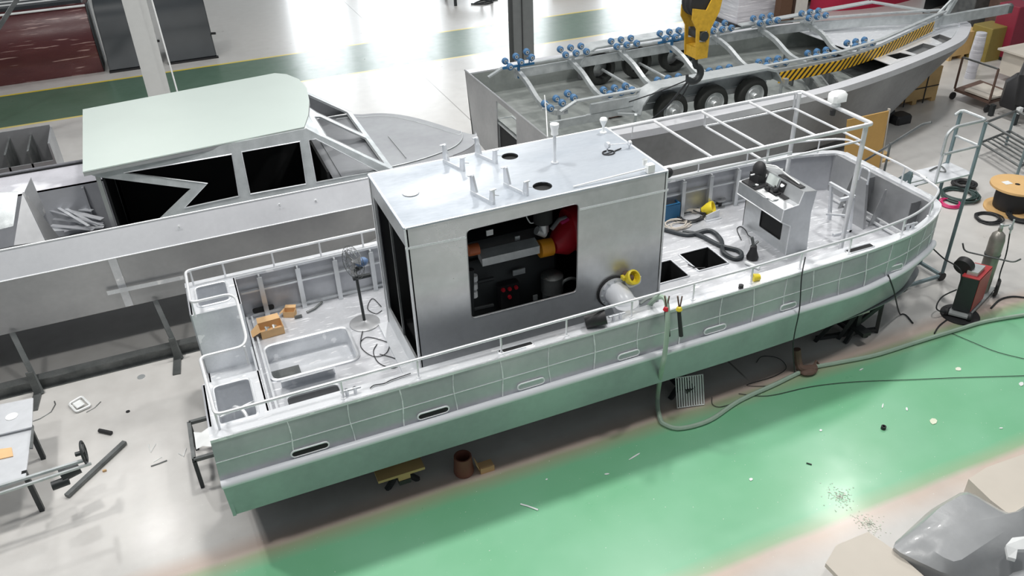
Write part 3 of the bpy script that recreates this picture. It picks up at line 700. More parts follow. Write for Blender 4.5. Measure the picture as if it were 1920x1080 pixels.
# ---------------------------------------------------------------- engine inside the cabin
en = thing('marine_engine', 'black marine diesel engine with silver charge pipe, seen through the cabin side window', 'engine', (3.6, 9.3, 1.25))
def we(px, py, y=8.95): return W(px, py, 'y', y)
MB().rbox((2.6, 9.05, 1.35), (4.3, 9.75, 2.55), .06).box((2.75, 9.15, 2.55), (4.1, 9.7, 2.8)).box((2.5, 9.2, 1.215), (4.5, 9.65, 1.36)).build('engine_block', M['blacksteel'], en)
a, b = we(903, 488, 8.85), we(1012, 462, 8.85)
MB().plate([[we(904, 486, 8.8), we(1012, 461, 8.8), we(1012, 475, 8.8), we(905, 500, 8.8)]], (0, .16, .05)).build('intercooler_duct', M['galv'], en)
MB().tube([we(1011, 467, 8.92), we(1034, 462, 8.92)], .125, 18).build('orange_coupling', M['orange'], en)
MB().tube([we(1036, 462, 8.95), we(1052, 455, 9.0), we(1072, 432, 9.1)], .16, 20, rs=[.1, .2, .26]).lathe(we(1078, 425, 9.1), [(0, -.12), (.28, -.12), (.36, 0), (.36, .2), (0, .2)], (1, 0, 0), 28).build('red_pump_volute', M['red'], en)
MB().tube([we(878, 470, 8.9), we(897, 466, 8.9)], .08, 14).build('orange_hose_end', simple('burnt_orange_hose', (.45, .12, .04), .4), en)
MB().tube([we(1020, 434, 8.95), we(1019, 404, 8.95)], .065, 14).tube([we(1006, 432, 8.95), we(1022, 438, 8.95)], .06, 12).build('silver_hose_elbow', M['galv'], en)
MB().tube([we(1034, 430, 8.95), we(1048, 412, 9.0), we(1062, 408, 9.0)], .03, 8).build('silver_pipe', M['galv'], en)
MB().tube([we(1052, 418, 8.98), we(1066, 410, 8.98)], .03, 8).build('pink_valve', M['pink'], en)
for i in range(3): MB().lathe(we(889, 526+15*i, 8.85), [(0, 0), (.05, 0), (.05, .08), (0, .08)], n=14).build('fuel_filter', M['white'], en)
MB().lathe(we(1035, 516, 8.9), [(.16, -.25), (.16, 0), (.1, .04), (0, .05)], n=20).build('oil_filter_housing', M['steel'], en)
MB().box(we(1028, 512, 8.86)-Vector((.05, .05, .06)), we(1040, 522, 8.86)+Vector((.08, .05, .05))).build('filter_cap', M['galv'], en)
k = MB().box(we(938, 538, 8.9), we(975, 570, 8.9)+Vector((0, .12, 0))).build('battery_isolator_panel', M['black'], en)
for (px, py) in ((943, 543), (955, 541), (967, 538), (955, 556)): MB().lathe(we(px, py, 8.89), [(.0, -.03), (.026, -.03), (.03, 0)], (0, 1, 0), 14).build('isolator_knob', M['red'], k)
MB().tube(smoothpath([we(1050, 550, 8.8), we(1055, 530, 8.8), we(1070, 522, 8.8), we(1082, 525, 8.85)]), .025, 8).build('coolant_hose', M['steel'], en)
MB().tube([we(882, 505, 8.8), we(882, 590, 8.8)], .05, 8).tube([we(890, 530, 8.9), we(925, 522, 8.9)], .03, 8).tube([we(890, 580, 8.9), we(925, 572, 8.9)], .03, 8).build('manifold_pipe', M['blacksteel'], en)
for a_, b_, y_ in (((966, 444), (975, 450), 9.0), ((1000, 555), (1008, 562), 8.9), ((912, 433), (925, 440), 9.0), ((1018, 548), (1030, 556), 8.9), ((962, 508), (985, 512), 8.95)):
    MB().box(we(*a_, y_), we(*b_, y_)+Vector((0, .02, 0))).build('engine_fitting', M['galv'], en)
MB().tube([we(985, 575, 8.8), we(1060, 556, 8.8)], .014, 6).build('fuel_line', M['galv'], en)
MB().tube(smoothpath([we(985, 402, 8.9), we(995, 418, 8.9), we(1010, 412, 8.9)]), .01, 6).build('fuel_line', M['galv'], en)
# ================================================================== PATROL BOAT (left, behind)
pb = thing('patrol_boat', 'unfinished aluminium patrol boat with pale film on its roof and black open windows', 'boat', (0, 14.3, 0))
def xl(pts, n=4): return smoothpath(pts, n)
kn = [(-7,12.6,1.92),(2.6,12.6,1.93),(3.4,12.72,1.97),(4.0,12.95,2.02),(4.5,13.25,2.08),(4.8,13.6,2.14),(4.92,13.95,2.18)]
tp = [(-7,12.78,2.33),(2.6,12.78,2.33),(3.4,12.84,2.33),(4.0,12.98,2.33),(4.5,13.2,2.33),(4.8,13.55,2.33),(4.9,13.95,2.33)]
ch = [(-7,12.8,.92),(1.2,12.8,.92),(2.0,12.9,.95),(2.8,13.15,1.05),(3.5,13.5,1.25),(4.2,13.8,1.6),(4.8,13.98,2.0)]
kl = [(-7,14.3,.3),(1.0,14.3,.3),(2.0,14.3,.4),(2.8,14.2,.7),(3.6,14.1,1.0),(4.3,14.0,1.45),(4.85,13.98,1.95)]
def head(T): return [Vector(T[0])]+smoothpath(T[1:], 4)
def farside(L_, yc=14.3):
    return [Vector((p.x, yc+(yc-p.y)*(1.08 if p.x < 3.5 else 1.0) if p.x < 3 else lerp(2*yc-p.y, p.y, max(0, (p.x-3)/1.9)**3), p.z)) for p in L_]
TP, KN, CHN, KL = head(tp), head(kn), head(ch), head(kl)
MB().sheet([CHN, KL, farside(CHN)]).build('bottom_plating', M['blacksteel'], pb)  # plain near-black plating, darker than the hull sides
hl = MB(); hl.sheet([KN, CHN]); MB().sheet([TP, KN]).build('upper_strake', M['paleside'], pb); hl.sheet([farside(TP), farside(KN), farside(CHN)])  # strake coloured paler than the hull to paint light on its tilted face
hl.build('hull', M['dullalu'], pb)
MB().tube([p+Vector((0, -.005, 0)) for p in KN[:2]], .01, 6).tube([p+Vector((0, 0, .005)) for p in TP[:2]], .014, 6).build('sheer_weld', M['weld'], pb)
s_ = MB()
s_.add([Vector((-1.66,12.59,1.92)), Vector((-1.54,12.59,1.92)), Vector((-1.54,12.79,.93)), Vector((-1.66,12.79,.93))], [(0,1,2,3)])
s_.bar(W(201,550,'y',12.66), W(345,520,'y',12.66), .07, .008, (0,1,0)); s_.build('hull_seam_strip', M['bright'], pb)
for (px, py) in ((92, 505), (336, 425), (524, 384), (592, 376)):
    a = W(px, py, 'y', 12.68); MB().ball(a, .02, 1, .4, 1.5).build('weld_tack', M['weld'], pb)
fd = MB(); F1 = [p for p in TP if p.x > 2.2]; F1 = [Vector((2.0, 12.78, 2.33))]+F1; F2 = [p for p in farside(TP) if p.x > 2.2]; F2 = [Vector((2.0, 15.94, 2.33))]+F2
fd.plate([F1+F2[::-1][1:]], (0, 0, -.015))
fd.build('foredeck', M['foredeck'], pb)
c_ = Vector((3.0, 14.35, 2.335)); ring = [c_+(Vector((p.x, p.y, 2.335))-c_)*.86 for p in (F1+F2[::-1][1:])]
MB().plate([ring], (0, 0, .012)).build('raised_foredeck', M['foredeck'], pb, smooth=False)
MB().tube([p+Vector((0, 0, .012)) for p in ring[1:-1]], .008, 5).build('foredeck_bead', M['galv'], pb)
MB().bar(W(728,255,'z',2.36), W(762,296,'z',2.36), .012, .012).build('deck_stiffener', M['dullalu'], pb)
# side deck and far inner wall (aft, open part)
MB().plate([[(-7, 15.0, 2.25), (-1.4, 15.0, 2.25), (-1.4, 15.94, 2.25), (-7, 15.94, 2.25)]], (0, 0, -.02)).build('side_deck', M['filmwrap'], pb)
w_ = MB(); w_.box((-7, 15.0, 1.35), (-1.4, 15.03, 2.25)); 
for x in (-5.5, -4.5, -3.6, -2.75, -2.0): w_.box((x, 14.93, 1.35), (x+.04, 15.0, 2.2))
w_.build('inner_side', M['hull'], pb)
MB().box((-7, 12.85, 1.3), (2.6, 15.8, 1.34)).build('cockpit_sole', M['dullalu'], pb)
# roof and cabin
ZR = 3.3
rp = [W(*q, 'z', ZR) for q in ((155,322),(570,238),(578,215),(580,188),(575,165),(560,148),(537,139),(515,137),(155,205))]
MB().plate([rp], (0, 0, -.02)).build('filmed_roof', M['aroof'], pb, smooth=False)
rq = [p+Vector((0, 0, -.025)) for p in rp]
MB().plate([rq], (0, 0, -.05)).build('roof_frame', M['dullalu'], pb, smooth=False)
p0, nn = (0, 12.78, 2.33), Vector((0, .92, -.17))
S = lambda *q: WP(q[0], q[1], p0, nn)
wall = [S(158,324), S(575,241), S(603,256), S(742,322), S(690,334.5), S(300,410), S(358,354), S(183,332)]
w1 = [S(232,324), S(434,289), S(448,368), S(346,390), S(389,344)]
w2 = [S(453,285), S(562,265), S(574,345), S(469,364)]
w3 = [S(578,263), S(591,260), S(708,321), S(593,342)]
MB().plate([wall, w1, w2, w3], (0, .03, 0)).build('cabin_side', M['galv'], pb, smooth=False)
for w in (w1, w2, w3): MB().tube([p+Vector((0, -.004, 0)) for p in w], .011, 5, True).build('window_frame', M['bright'], pb)
pt, pbm = S(603,256), S(742,322)
nw = (pbm-pt).cross(Vector((0, 1, 0))).normalized()
V_ = lambda *q: WP(q[0], q[1], pt, nw)
yf = lambda p: Vector((p.x, 28.75-p.y, p.z))
ws = [pt, pbm, yf(pbm), yf(pt)]
def wsp(u, v): return pt.lerp(yf(pt), u).lerp(pbm.lerp(yf(pbm), u), v)
g1 = [wsp(.07, .1), wsp(.40, .1), wsp(.46, .2), wsp(.46, .88), wsp(.07, .88)]
g2 = [wsp(.93, .1), wsp(.60, .1), wsp(.54, .2), wsp(.54, .88), wsp(.93, .88)]
MB().plate([ws, g1, g2], (-.02, 0, -.02)).build('windscreen_frame', M['galv'], pb, smooth=False)
for g_ in (g1, g2): MB().tube(g_, .01, 5, True).build('pane_edge', M['dullalu'], pb)
br = MB(); b0 = [rp[1], rp[2], rp[3], rp[4], rp[5], rp[6]]
t1 = [pt*(1-k/5)+yf(pt)*(k/5) for k in range(6)]
br.sheet([[p+Vector((0, 0, -.03)) for p in b0], t1]); br.build('roof_brow', M['galv'], pb)
fw_ = [yf(p) for p in [S(158,324), pt, pbm, S(300,410), S(358,354), S(183,332)]]
MB().plate([fw_], (0, -.03, 0)).build('cabin_side', M['dullalu'], pb, smooth=False)
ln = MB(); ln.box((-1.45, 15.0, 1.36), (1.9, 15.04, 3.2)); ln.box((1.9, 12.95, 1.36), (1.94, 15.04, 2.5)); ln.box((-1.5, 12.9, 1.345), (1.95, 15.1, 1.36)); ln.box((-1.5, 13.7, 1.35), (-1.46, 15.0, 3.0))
ln.build('cabin_shade_panels', M['dark'], pb)  # added near-black panels stand for shade behind the open windows
for (x, y) in ((-1.5, 12.95), (-1.5, 15.5), (1.6, 15.5)): MB().box((x, y, 1.34), (x+.06, y+.05, 3.25)).build('roof_pillar', M['dullalu'], pb)
# loose plates in the cockpit
Q = lambda px, py, y=13.15: W(px, py, 'y', y)
t = MB(); a, b, c, d = Q(42, 362, 13.4), W(26, 460, 'y', 12.95), W(85, 452, 'y', 12.95), W(110, 446, 'y', 13.3)
t.plate([[a, b, c]], (0, .02, 0)); t.plate([[a+Vector((0, .03, 0)), c+Vector((0.01, .0, 0)), d]], (.01, .015, 0))
one(t, 'folded_plate', M['dullalu'], 'grey folded triangular metal plate standing in the patrol boat cockpit', 'metal plate')
t = MB().plate([[Q(58, 333, 13.9), Q(43, 366, 13.7), Q(78, 410, 13.8), Q(86, 400, 13.9)]], (0, .015, 0))
one(t, 'triangular_plate', M['bright'], 'bright pointed aluminium offcut leaning behind the folded plate', 'metal plate')
t = MB().plate([[Q(-25, 364, 13.6), Q(34, 361, 13.6), Q(25, 424, 13.3), Q(-25, 436, 13.3)]], (0, .02, 0.01))
one(t, 'pale_panel', M['galv'], 'pale aluminium panel leaning at the left picture edge, inside the patrol boat', 'panel')
random.seed(11)
for k in range(14):
    px, py = random.uniform(80, 120), random.uniform(372, 432); qx, qy = random.uniform(165, 195), random.uniform(392, 432)
    a = W(px, py, 'z', 1.62+.02*k); b = W(qx, qy, 'z', 1.62+.02*k)
    one(MB().bar(a, b, random.uniform(.04, .09), .012), 'aluminium_strip', M['bright'] if k % 3 else M['hull'], 'aluminium offcut strip in the jumbled pile on the patrol boat cockpit floor', 'metal strip', 'offcut strips in the patrol boat')
for k in range(2):
    a = W(120+k*22, 436-k*7, 'z', 1.5); t = MB().sheet([[a+Vector((.12*i+.02*math.sin(j+k), .11*j, .03*math.sin(i*2+j*1.7+k))) for i in range(4)] for j in range(4)])
    one(t, 'crumpled_film', M['filmwrap'], ('left', 'right')[k]+' of two crumpled film sheets under the aluminium offcuts in the patrol boat', 'plastic film', 'crumpled film in the patrol boat')
# supports under the patrol boat
sb = MB(); a, b = (-6.5, 12.5), (3.5, 12.5)
sb.box((-6.5, 12.49, .0), (3.5, 12.51, .2)); sb.box((-6.5, 12.42, 0), (3.5, 12.58, .015)); sb.box((-6.5, 12.42, .19), (3.5, 12.58, .21))
one(sb, 'steel_beam', M['steel'], 'long dark steel I-beam lying on the floor beneath the patrol boat', 'beam')
for k, (x, lb) in enumerate(((-3.25, 'curved grey prop under the patrol boat near the left picture edge'), (-1.15, 'grey prop with a flat foot plate under the patrol boat beside the fire boat stern'))):
    p = MB().bar((x+.1, 12.3, .02), (x-.06, 12.75, .95), .08, .03); p.bar((x, 11.9, .015), (x+.05, 12.45, .015), .12, .03); p.bar((x+.05, 12.3, 0), (x+.05, 12.3, .45), .03, .1)
    one(p, 'hull_prop', M['steel'], lb, 'prop')

# ================================================================== WORK BOAT carrying the trailer (right, behind)
wb = thing('work_boat', 'grey aluminium work boat hull with curved bow, carrying the boat trailer', 'boat', (12, 15.6, 0))
ZG = 2.1
tn = [(6.2,13.2),(7.0,13.05),(8.2,12.97),(9.5,12.98),(10.6,13.0),(12.3,13.06),(13.6,13.26),(15.0,13.58),(16.6,14.03),(17.7,14.42),(18.45,14.9),(18.98,15.35),(19.15,15.75)]
tf = [(6.2,18.1),(7.0,18.12),(8.2,18.12),(9.5,18.12),(10.6,18.1),(12.6,18.02),(14.0,17.85),(15.3,17.62),(16.6,17.25),(17.6,16.9),(18.35,16.55),(18.85,16.15),(19.05,15.76)]
bn = [(6.2,13.5,.6),(7,13.42,.58),(8.2,13.38,.56),(9.5,13.38,.55),(10.6,13.4,.55),(12.0,13.5,.55),(13.2,13.65,.55),(14.3,13.85,.55),(15.3,14.1,.62),(16.3,14.5,.8),(17.2,14.9,1.1),(18.0,15.3,1.5),(18.6,15.7,1.85)]
sp = lambda T, z=None: smoothpath([(t[0], t[1], t[2] if len(t) > 2 else z) for t in T], 4)
TN, TF, BN = sp(tn, ZG), sp(tf, ZG), sp(bn)
TF_in = TF; BF = [Vector((p.x, 31.35-p.y, p.z)) for p in BN]; KEE = [Vector((p.x, 15.68, p.z-.25)) for p in BN]
h = MB(); h.sheet([[p+Vector((0, .02, -.14)) for p in TN], BN, KEE, BF, [p+Vector((0, -.02, -.14)) for p in TF]])
h.build('hull', M['darkalu'], wb)
def inset2(L_, d, sgn):
    out = []
    for i, p in enumerate(L_):
        a = L_[max(i-1, 0)]; b = L_[min(i+1, len(L_)-1)]; t = Vector((b.x-a.x, b.y-a.y, 0)).normalized(); out.append(p+Vector((-t.y, t.x, 0))*d*sgn)
    return out
gw = MB()
for L_, sg in ((TN, 1), (TF, -1)):
    I = inset2(L_, .26, sg)
    gw.sheet([[p+Vector((0, 0, -.14)) for p in L_], L_, I, [p+Vector((0, 0, -.06)) for p in I]])
gw.build('gunwale', M['paleside'], wb)
de = MB(); A1 = [p+Vector((0, 0, -.55)) for p in inset2(TN, .3, 1) if p.x < 18.3]; B1 = [p+Vector((0, 0, -.55)) for p in inset2(TF, .3, -1) if p.x < 18.3]
de.sheet([A1, B1]) if len(A1) == len(B1) else de.plate([A1+B1[::-1]], (0, 0, -.01))
de.sheet([[p+Vector((0, 0, .53)) for p in A1], A1]); de.sheet([[p+Vector((0, 0, .53)) for p in B1], B1])
de.build('work_deck', M['workdeck'], wb)
F1 = [p+Vector((0, 0, -.03)) for p in inset2(TN, .2, 1) if p.x > 14.7]; F2 = [p+Vector((0, 0, -.03)) for p in inset2(TF, .2, -1) if p.x > 14.7]
zf = ZG-.03
hs = [[W(*q, 'z', zf) for q in g] for g in (
    [(1662,104),(1688,98.5),(1711,104),(1682,111)], [(1697,95),(1731,81),(1766,89),(1727,104)], [(1746,70),(1762,64),(1787,73),(1770,82)])]
MB().plate([F1+F2[::-1]]+hs, (0, 0, -.015)).build('foredeck', M['bright'], wb, smooth=False)
for i, g_ in enumerate(hs):
    dp = .22 if i == 0 else .1
    MB().sheet([g_, [p+Vector((0, 0, -dp)) for p in g_]], True).plate([[p+Vector((0, 0, -dp)) for p in g_]], (0, 0, -.01)).build('foredeck_well', M['dark'] if i == 0 else M['darkalu'], wb, smooth=False)
MB().plate([[W(*q, 'z', 1.56) for q in ((1560,124),(1600,112),(1650,108),(1681,128),(1612,153))]], (0, 0, .012)).build('dark_deck_panel', M['steel'], wb)
yy0, yy1 = 15.05, 16.15
tr = MB().plate([[(6.2,13.2,ZG),(6.2,13.5,.6),(6.2,15.68,.35),(6.2,17.75,.6),(6.2,18.1,ZG)], [(6.2,yy0,.72),(6.2,yy1,.72),(6.2,yy1,1.98),(6.2,yy0,1.98)]], (.03, 0, 0))
tr.build('transom', M['dullalu'], wb, smooth=False)
MB().box((6.22, yy0, 1.46), (6.58, yy1, 1.5)).box((6.55, yy0, 1.45), (6.58, yy1, 1.57)).box((6.22, yy0-.02, 1.45), (6.58, yy0, 1.57)).box((6.22, yy1, .72), (6.58, yy1+.02, 1.57)).build('motor_well', M['galv'], wb, smooth=False)
MB().box((6.26, yy0-.02, .68), (6.28, yy1+.02, 1.46)).build('well_shade_plate', M['dark'], wb)  # near-black plate paints the darkness inside the hull
MB().tube([(6.2, 13.25, ZG), (6.2, 18.1, ZG)], .02, 6).build('transom_rail', M['dullalu'], wb)
MB().bar(W(1098, 225, 'x', 6.22), W(1020, 244, 'x', 6.22), .03, .03) 
for q in (((1505,136),(1533,173)), ((1541,128),(1569,163)), ((1468,140),(1487,152)), ((1470,108),(1474,120))):
    a, b = W(*q[0], 'z', 1.75), W(*q[1], 'z', 1.75); MB().bar(a, b, .04, .24).build('deck_rib', M['steel'], wb)
for x in (9.0, 10.6, 12.2, 13.4):
    y = 17.7; MB().box((x, y-.05, 1.56), (x+.06, y+.1, 2.05)).build('side_frame', M['dullalu'], wb)
MB().box(W(1142, 222, 'z', 1.57), W(1156, 209, 'z', 1.57)+Vector((0, 0, .14))).build('junction_box', M['brown'], wb)
one(MB().tube([W(1021, 178, 'y', 14.2)]+[W(1024, 208, 'y', 14.1), W(1027, 262, 'y', 13.5)], .012, 5), 'hanging_cable', M['white'], 'thin white cord hanging from the rear trailer rollers over the transom', 'cable')
# keel blocks under the work boat
for i, (x, lb) in enumerate(((8.0, 'dark keel block under the work boat, behind the fire boat cabin'), (14.5, 'dark keel block under the work boat towards its bow'))):
    one(MB().rbox((x-.25, 15.2, 0), (x+.25, 16.1, .3)), 'keel_block', M['brown'], lb, 'block')

# ================================================================== BOAT TRAILER
tl = thing('boat_trailer', 'galvanised triple axle boat trailer with blue rollers, standing inside the work boat', 'trailer', (11, 15.6, 1.56))
YN, YF = 14.25, 17.0
near_b = [(7.5,YN,2.2),(13.8,YN,2.22),(15.2,14.5,2.24),(16.6,14.98,2.26),(18.2,15.52,2.28)]
far_b = [(7.0,YF,2.2),(13.8,YF,2.22),(15.2,16.75,2.24),(16.6,16.3,2.26),(18.2,15.75,2.28)]
for B_ in (near_b, far_b):
    m = MB()
    for a, b in zip(B_[:-1], B_[1:]): m.bar(a, b, .07, .2)
    m.build('main_beam', M['galv'], tl)
    up = [Vector(p)+Vector((0, .04 if B_ is near_b else -.04, .2)) for p in B_]; up[0] = up[0]+Vector((-.3, 0, 0))
    up = [up[0]+Vector((-.35, 0, -.16))]+up
    m = MB()
    for a, b in zip(up[:-1], up[1:]): m.bar(a, b, .09, .035)
    m.build('upper_rail', M['galv'], tl)
m = MB(); m.bar((6.6,YN,2.0), (7.9,YN,2.0), .06, .16); m.bar((7.4,YN,2.02), (11.8,YN,2.02), .05, .14); m.build('rear_rail', M['galv'], tl)
hz = MB(); HZ = [(12.1,YN,2.12),(13.8,YN,2.14),(15.2,14.5,2.18),(16.6,14.98,2.22),(17.6,15.32,2.25)]
HZ = [Vector(p)+Vector((0, -.045, 0)) for p in HZ]
for a, b in zip(HZ[:-1], HZ[1:]): hz.bar(a, b, .012, .24)
hz.build('hazard_stripe', M['hazard'], tl)
MB().bar((17.9, 15.5, 2.28), (20.3, 15.45, 2.3), .1, .24).build('drawbar', M['galv'], tl)
MB().lathe((20.35, 15.45, 2.2), [(0, 0), (.09, 0), (.09, .18), (.05, .22), (0, .24)], n=14).build('coupling_head', M['steel'], tl)
MB().bar((18.3, 15.6, 2.35), (18.65, 15.6, 3.0), .1, .1).bar((18.0, 15.6, 2.4), (18.6, 15.6, 2.9), .05, .05).box((18.5, 15.5, 2.85), (18.7, 15.7, 2.98)).build('winch_post', M['galv'], tl)
m = MB(); m.bar((13.0, YF-.06, 2.5), (16.9, 16.75, 2.62), .22, .03); m.bar((16.9, 16.75, 2.62), (18.1, 15.95, 2.4), .22, .03); m.build('far_walk_board', M['galv'], tl)
xs_ = [7.0, 8.35, 9.65, 10.95, 12.25, 13.6, 14.9]
for i, x in enumerate(xs_):
    yn, yfr = (YN, YF) if x < 14 else (14.45, 16.85)
    P = [(x, yfr-.05, 2.34), (x, yfr-.7, 2.22), (x, (yn+yfr)/2, 1.98), (x, yn+.65, 2.0), (x, yn+.1, 2.2)]
    m = MB(); PP = smoothpath(P, 4)
    for a, b in zip(PP[:-1], PP[1:]): m.bar(a, b, .09, .1, (0, 0, 1))
    m.build('cross_member', M['galv'], tl)
roll = MB().lathe((0, -.05, 0), [(.02, 0), (.058, .0), (.075, .02), (.075, .08), (.058, .1), (.02, .1)], (0, 1, 0), 12).build('roller', M['blue'], tl, loc=(0, 0, 0))
hubm = MB().lathe((0, -.056, 0), [(.018, 0), (.04, 0), (.04, .112), (.018, .112)], (0, 1, 0), 10).build('roller_hub', M['galv'], tl, loc=(0, 0, 0))
OFFT = Vector((11, 15.6, 1.56)); first = True
def roller_at(p, rz=0):
    global first
    if first: r, q = roll, hubm; first = False
    else:
        r = roll.copy(); COL.objects.link(r); q = hubm.copy(); COL.objects.link(q)
    r.parent = tl; r.location = Vector(p)-OFFT; r.rotation_euler = (0, 0, rz)
    q.parent = r; q.location = (0, 0, 0)
for i, x in enumerate(xs_):
    for far in (0, 1):
        y = (YF-.25 if far else YN+.42)+(0 if x < 14 else (-.2 if far else .2)); z = 2.58 if far else 2.32
        tlt = .0
        bm = MB(); bm.bar((x-.38, y, z-.12), (x+.38, y, z-.12), .03, .05)
        for k in (-.26, 0, .26): bm.bar((x+k, y-.14, z-.02), (x+k, y+.14, z-.02), .02, .02); bm.bar((x+k, y, z-.12), (x+k, y, z-.02), .02, .02)
        bm.bar((x, y, z-.4), (x, y, z-.12), .05, .05); bm.build('roller_carrier', M['bluebox'] if far and i in (0, 3) else M['galv'], tl)
        for k in (-.26, 0, .26):
            for s2 in (-.14, .14):
                lift = .05 if (far and s2 > 0) else 0
                roller_at((x+k, y+s2, z+lift+(.25*k if i == 0 else 0)))
# fenders and wheels
def fender(x0, x1, y0, y1, z):
    L1 = [(x0, z-.5), (x0+.05, z-.3), (x0+.2, z-.1), (x0+.45, z), (x1-.45, z), (x1-.2, z-.08), (x1-.06, z-.26), (x1, z-.4)]
    m = MB(); m.sheet([[(x, y0, zz) for x, zz in L1], [(x, y1, zz) for x, zz in L1]])
    m.sheet([[(x, y0, zz) for x, zz in L1], [(x, y0, zz-.05) for x, zz in L1]])
    return m
fender(8.45, 11.95, 13.88, 14.3, 2.52).build('fender', M['galv'], tl)
fender(8.6, 12.1, 16.95, 17.4, 2.52).build('fender', M['galv'], tl)
R_ = .375
for far in (0, 1):
    for x in (9.27, 10.27, 11.29):
        y = 17.05 if far else 13.93; ax = (0, 1, 0); c = Vector((x, y, 1.935))
        wv = MB().lathe(c, [(.24, .0), (.30, -.005), (.355, .02), (R_, .06), (R_, .19), (.355, .24), (.29, .255), (.24, .25), (.24, 0)], ax, 32).build('wheel', M['tyre'], tl)
        if not far:
            rm = MB().lathe(c, [(.24, .0), (.235, .03), (.17, .045), (.15, .02), (.06, .02), (.06, -.03), (.045, -.05), (0, -.05)], ax, 28).build('wheel_rim', M['rim'], wv)
        else: MB().lathe(c, [(.24, .25), (.2, .22), (0, .2)], ax, 20).build('wheel_rim', M['rim'], wv)
for x in (9.27, 10.27, 11.29): MB().tube([(x, 14.2, 1.935), (x, 17.05, 1.935)], .035, 8).build('axle', M['galv'], tl)
MB().bar((8.35, 13.9, 2.05), (8.45, 14.1, 1.7), .05, .05).bar((8.1, 14.2, 2.0), (8.5, 13.95, 2.0), .05, .05).build('fender_bracket', M['galv'], tl)
MB().box((12.2, 14.1, 1.95), (12.3, 14.2, 2.1)).bar((12.2, 14.2, 2.0), (12.2, 14.2, 1.58), .05, .05).build('jack_stand', M['galv'], tl)
# ================================================================== COLUMNS AND BACKGROUND
def column(name, x, y, w, d, m1, label, m2=None):
    t = thing(name, label, 'column', (x, y, 0))
    MB().box((x-w/2, y-d/2, 0), (x+w/2, y-d/2+.02, 12)).build('flange', m1, t, smooth=False)
    MB().box((x-w/2, y+d/2-.02, 0), (x+w/2, y+d/2, 12)).build('flange', m1, t, smooth=False)
    MB().box((x-.012, y-d/2+.02, 0), (x+.012, y+d/2-.02, 12)).build('web', m2 or m1, t, smooth=False)
    MB().box((x-w/2-.1, y-d/2-.1, 0), (x+w/2+.1, y+d/2+.1, .03)).build('base_plate', m2 or m1, t, smooth=False)
    return t
column('steel_column', -.58, 23.5, .56, .4, M['colgrey'], 'pale grey steel column with a white cable, behind the patrol boat roof')
cl = column('steel_column', 9.94, 23.5, .66, .4, M['coldark'], 'dark grey steel column behind the transom of the work boat')
MB().box((9.88, 23.27, 0), (9.9, 23.3, 12)).build('dark_joint', M['black'], cl, smooth=False)
column('steel_column', 20.35, 23.5, .5, .5, M['beige'], 'beige steel column beside a brown board, behind the work boat', M['brown'])
MB_ = MB().box((19.5, 23.3, 0), (19.98, 23.6, 5)); one(MB_, 'brown_post', simple('brown_post_paint', (.11, .055, .03), .6), 'tall dark brown post beside the beige column', 'post', smooth=False)
one(MB().tube([(-.25, 22.9, 8), (-.12, 22.9, 1.0), (-.1, 22.9, 0)], .02, 6), 'hanging_cable', M['white'], 'thin white cable hanging down in front of the pale grey column', 'cable')
one(MB().bar(W(-75, 165, 'y', 24), W(150, -185, 'y', 24), .13, .1), 'leaning_strut', M['steel'], 'grey diagonal strut crossing the top-left picture corner', 'strut')
# wrapped maroon hull and two dark rubber hulls, far left
def slab(x0, x1, prof):
    m = MB(); m.sheet([[(x0, y, z) for y, z in prof], [(x1, y, z) for y, z in prof]])
    m.plate([[(x0, y, z) for y, z in prof]], (.02, 0, 0)); m.plate([[(x1, y, z) for y, z in prof]], (-.02, 0, 0)); return m
pr1 = [(29.9,.0),(29.7,.5),(29.65,1.1),(29.8,1.7),(30.1,2.05),(30.4,2.1),(30.7,2.0),(31.8,1.9),(31.8,0)]
t = thing('wrapped_hull', 'maroon boat hull wrapped in shiny stretch film, far left', 'boat', (-5.5, 30.5, 0))
slab(-9, -2.2, pr1).build('maroon_side', M['maroon'], t)
MB().plate([[(-2.19, y, z) for y, z in pr1]], (.01, 0, 0)).build('shaded_end', M['slate'], t)  # slate plate puts the shading of the hull end into its colour
MB().tube([(-9, 30.05, 2.08), (-2.2, 30.05, 2.08)], .035, 6).build('white_edge', M['white'], t)
MB().box((-8.9, 30.4, 2.02), (-2.3, 31.7, 2.2)).build('dark_cover', M['slate'], t)
MB().tube([(-9, 30.6, 2.24), (-2.2, 30.6, 2.24)], .025, 6).tube([(-9, 31.1, 2.24), (-2.2, 31.1, 2.24)], .025, 6).tube([(-9, 30.6, 2.24), (-9, 31.1, 2.24)], .025, 6).build('white_piping', M['white'], t)
for x0, x1, lb in ((-2.02, -.45, 'dark slate curved rubber hull standing left of the pale grey column'), (-.2, 1.35, 'dark slate curved rubber hull standing right of the pale grey column')):
    p = [(29.65,.03),(29.6,.1),(29.9,.5),(30.05,1.0),(30.2,1.5),(30.5,1.9),(30.9,2.05),(31.3,1.9),(31.3,.03)]
    t = thing('rubber_hull', lb, 'boat', ((x0+x1)/2, 30.4, 0), 'dark hulls far left')
    slab(x0, x1, p).build('curved_side', M['slate'], t)
    MB().box((x0-.02, 29.58, 0), (x1+.05, 29.7, .06)).build('bottom_flange', M['black'], t)
    MB().tube([(x1, 29.9, .75), (x1+.14, 29.85, .75)], .04, 6).build('side_lug', M['black'], t)
t = thing('small_table', 'small grey table with black legs at the top edge, left of the dark column', 'table', (11.3, 32.6, 0))
MB().box((10.6, 32.2, .7), (12.5, 33.4, .78)).build('tabletop', M['grey'], t)
for x, y in ((10.75, 32.1), (12.3, 32.1), (10.75, 33.3), (12.3, 33.3)): MB().box((x, y, 0), (x+.1, y+.1, .7)).build('leg', M['blacksteel'], t)
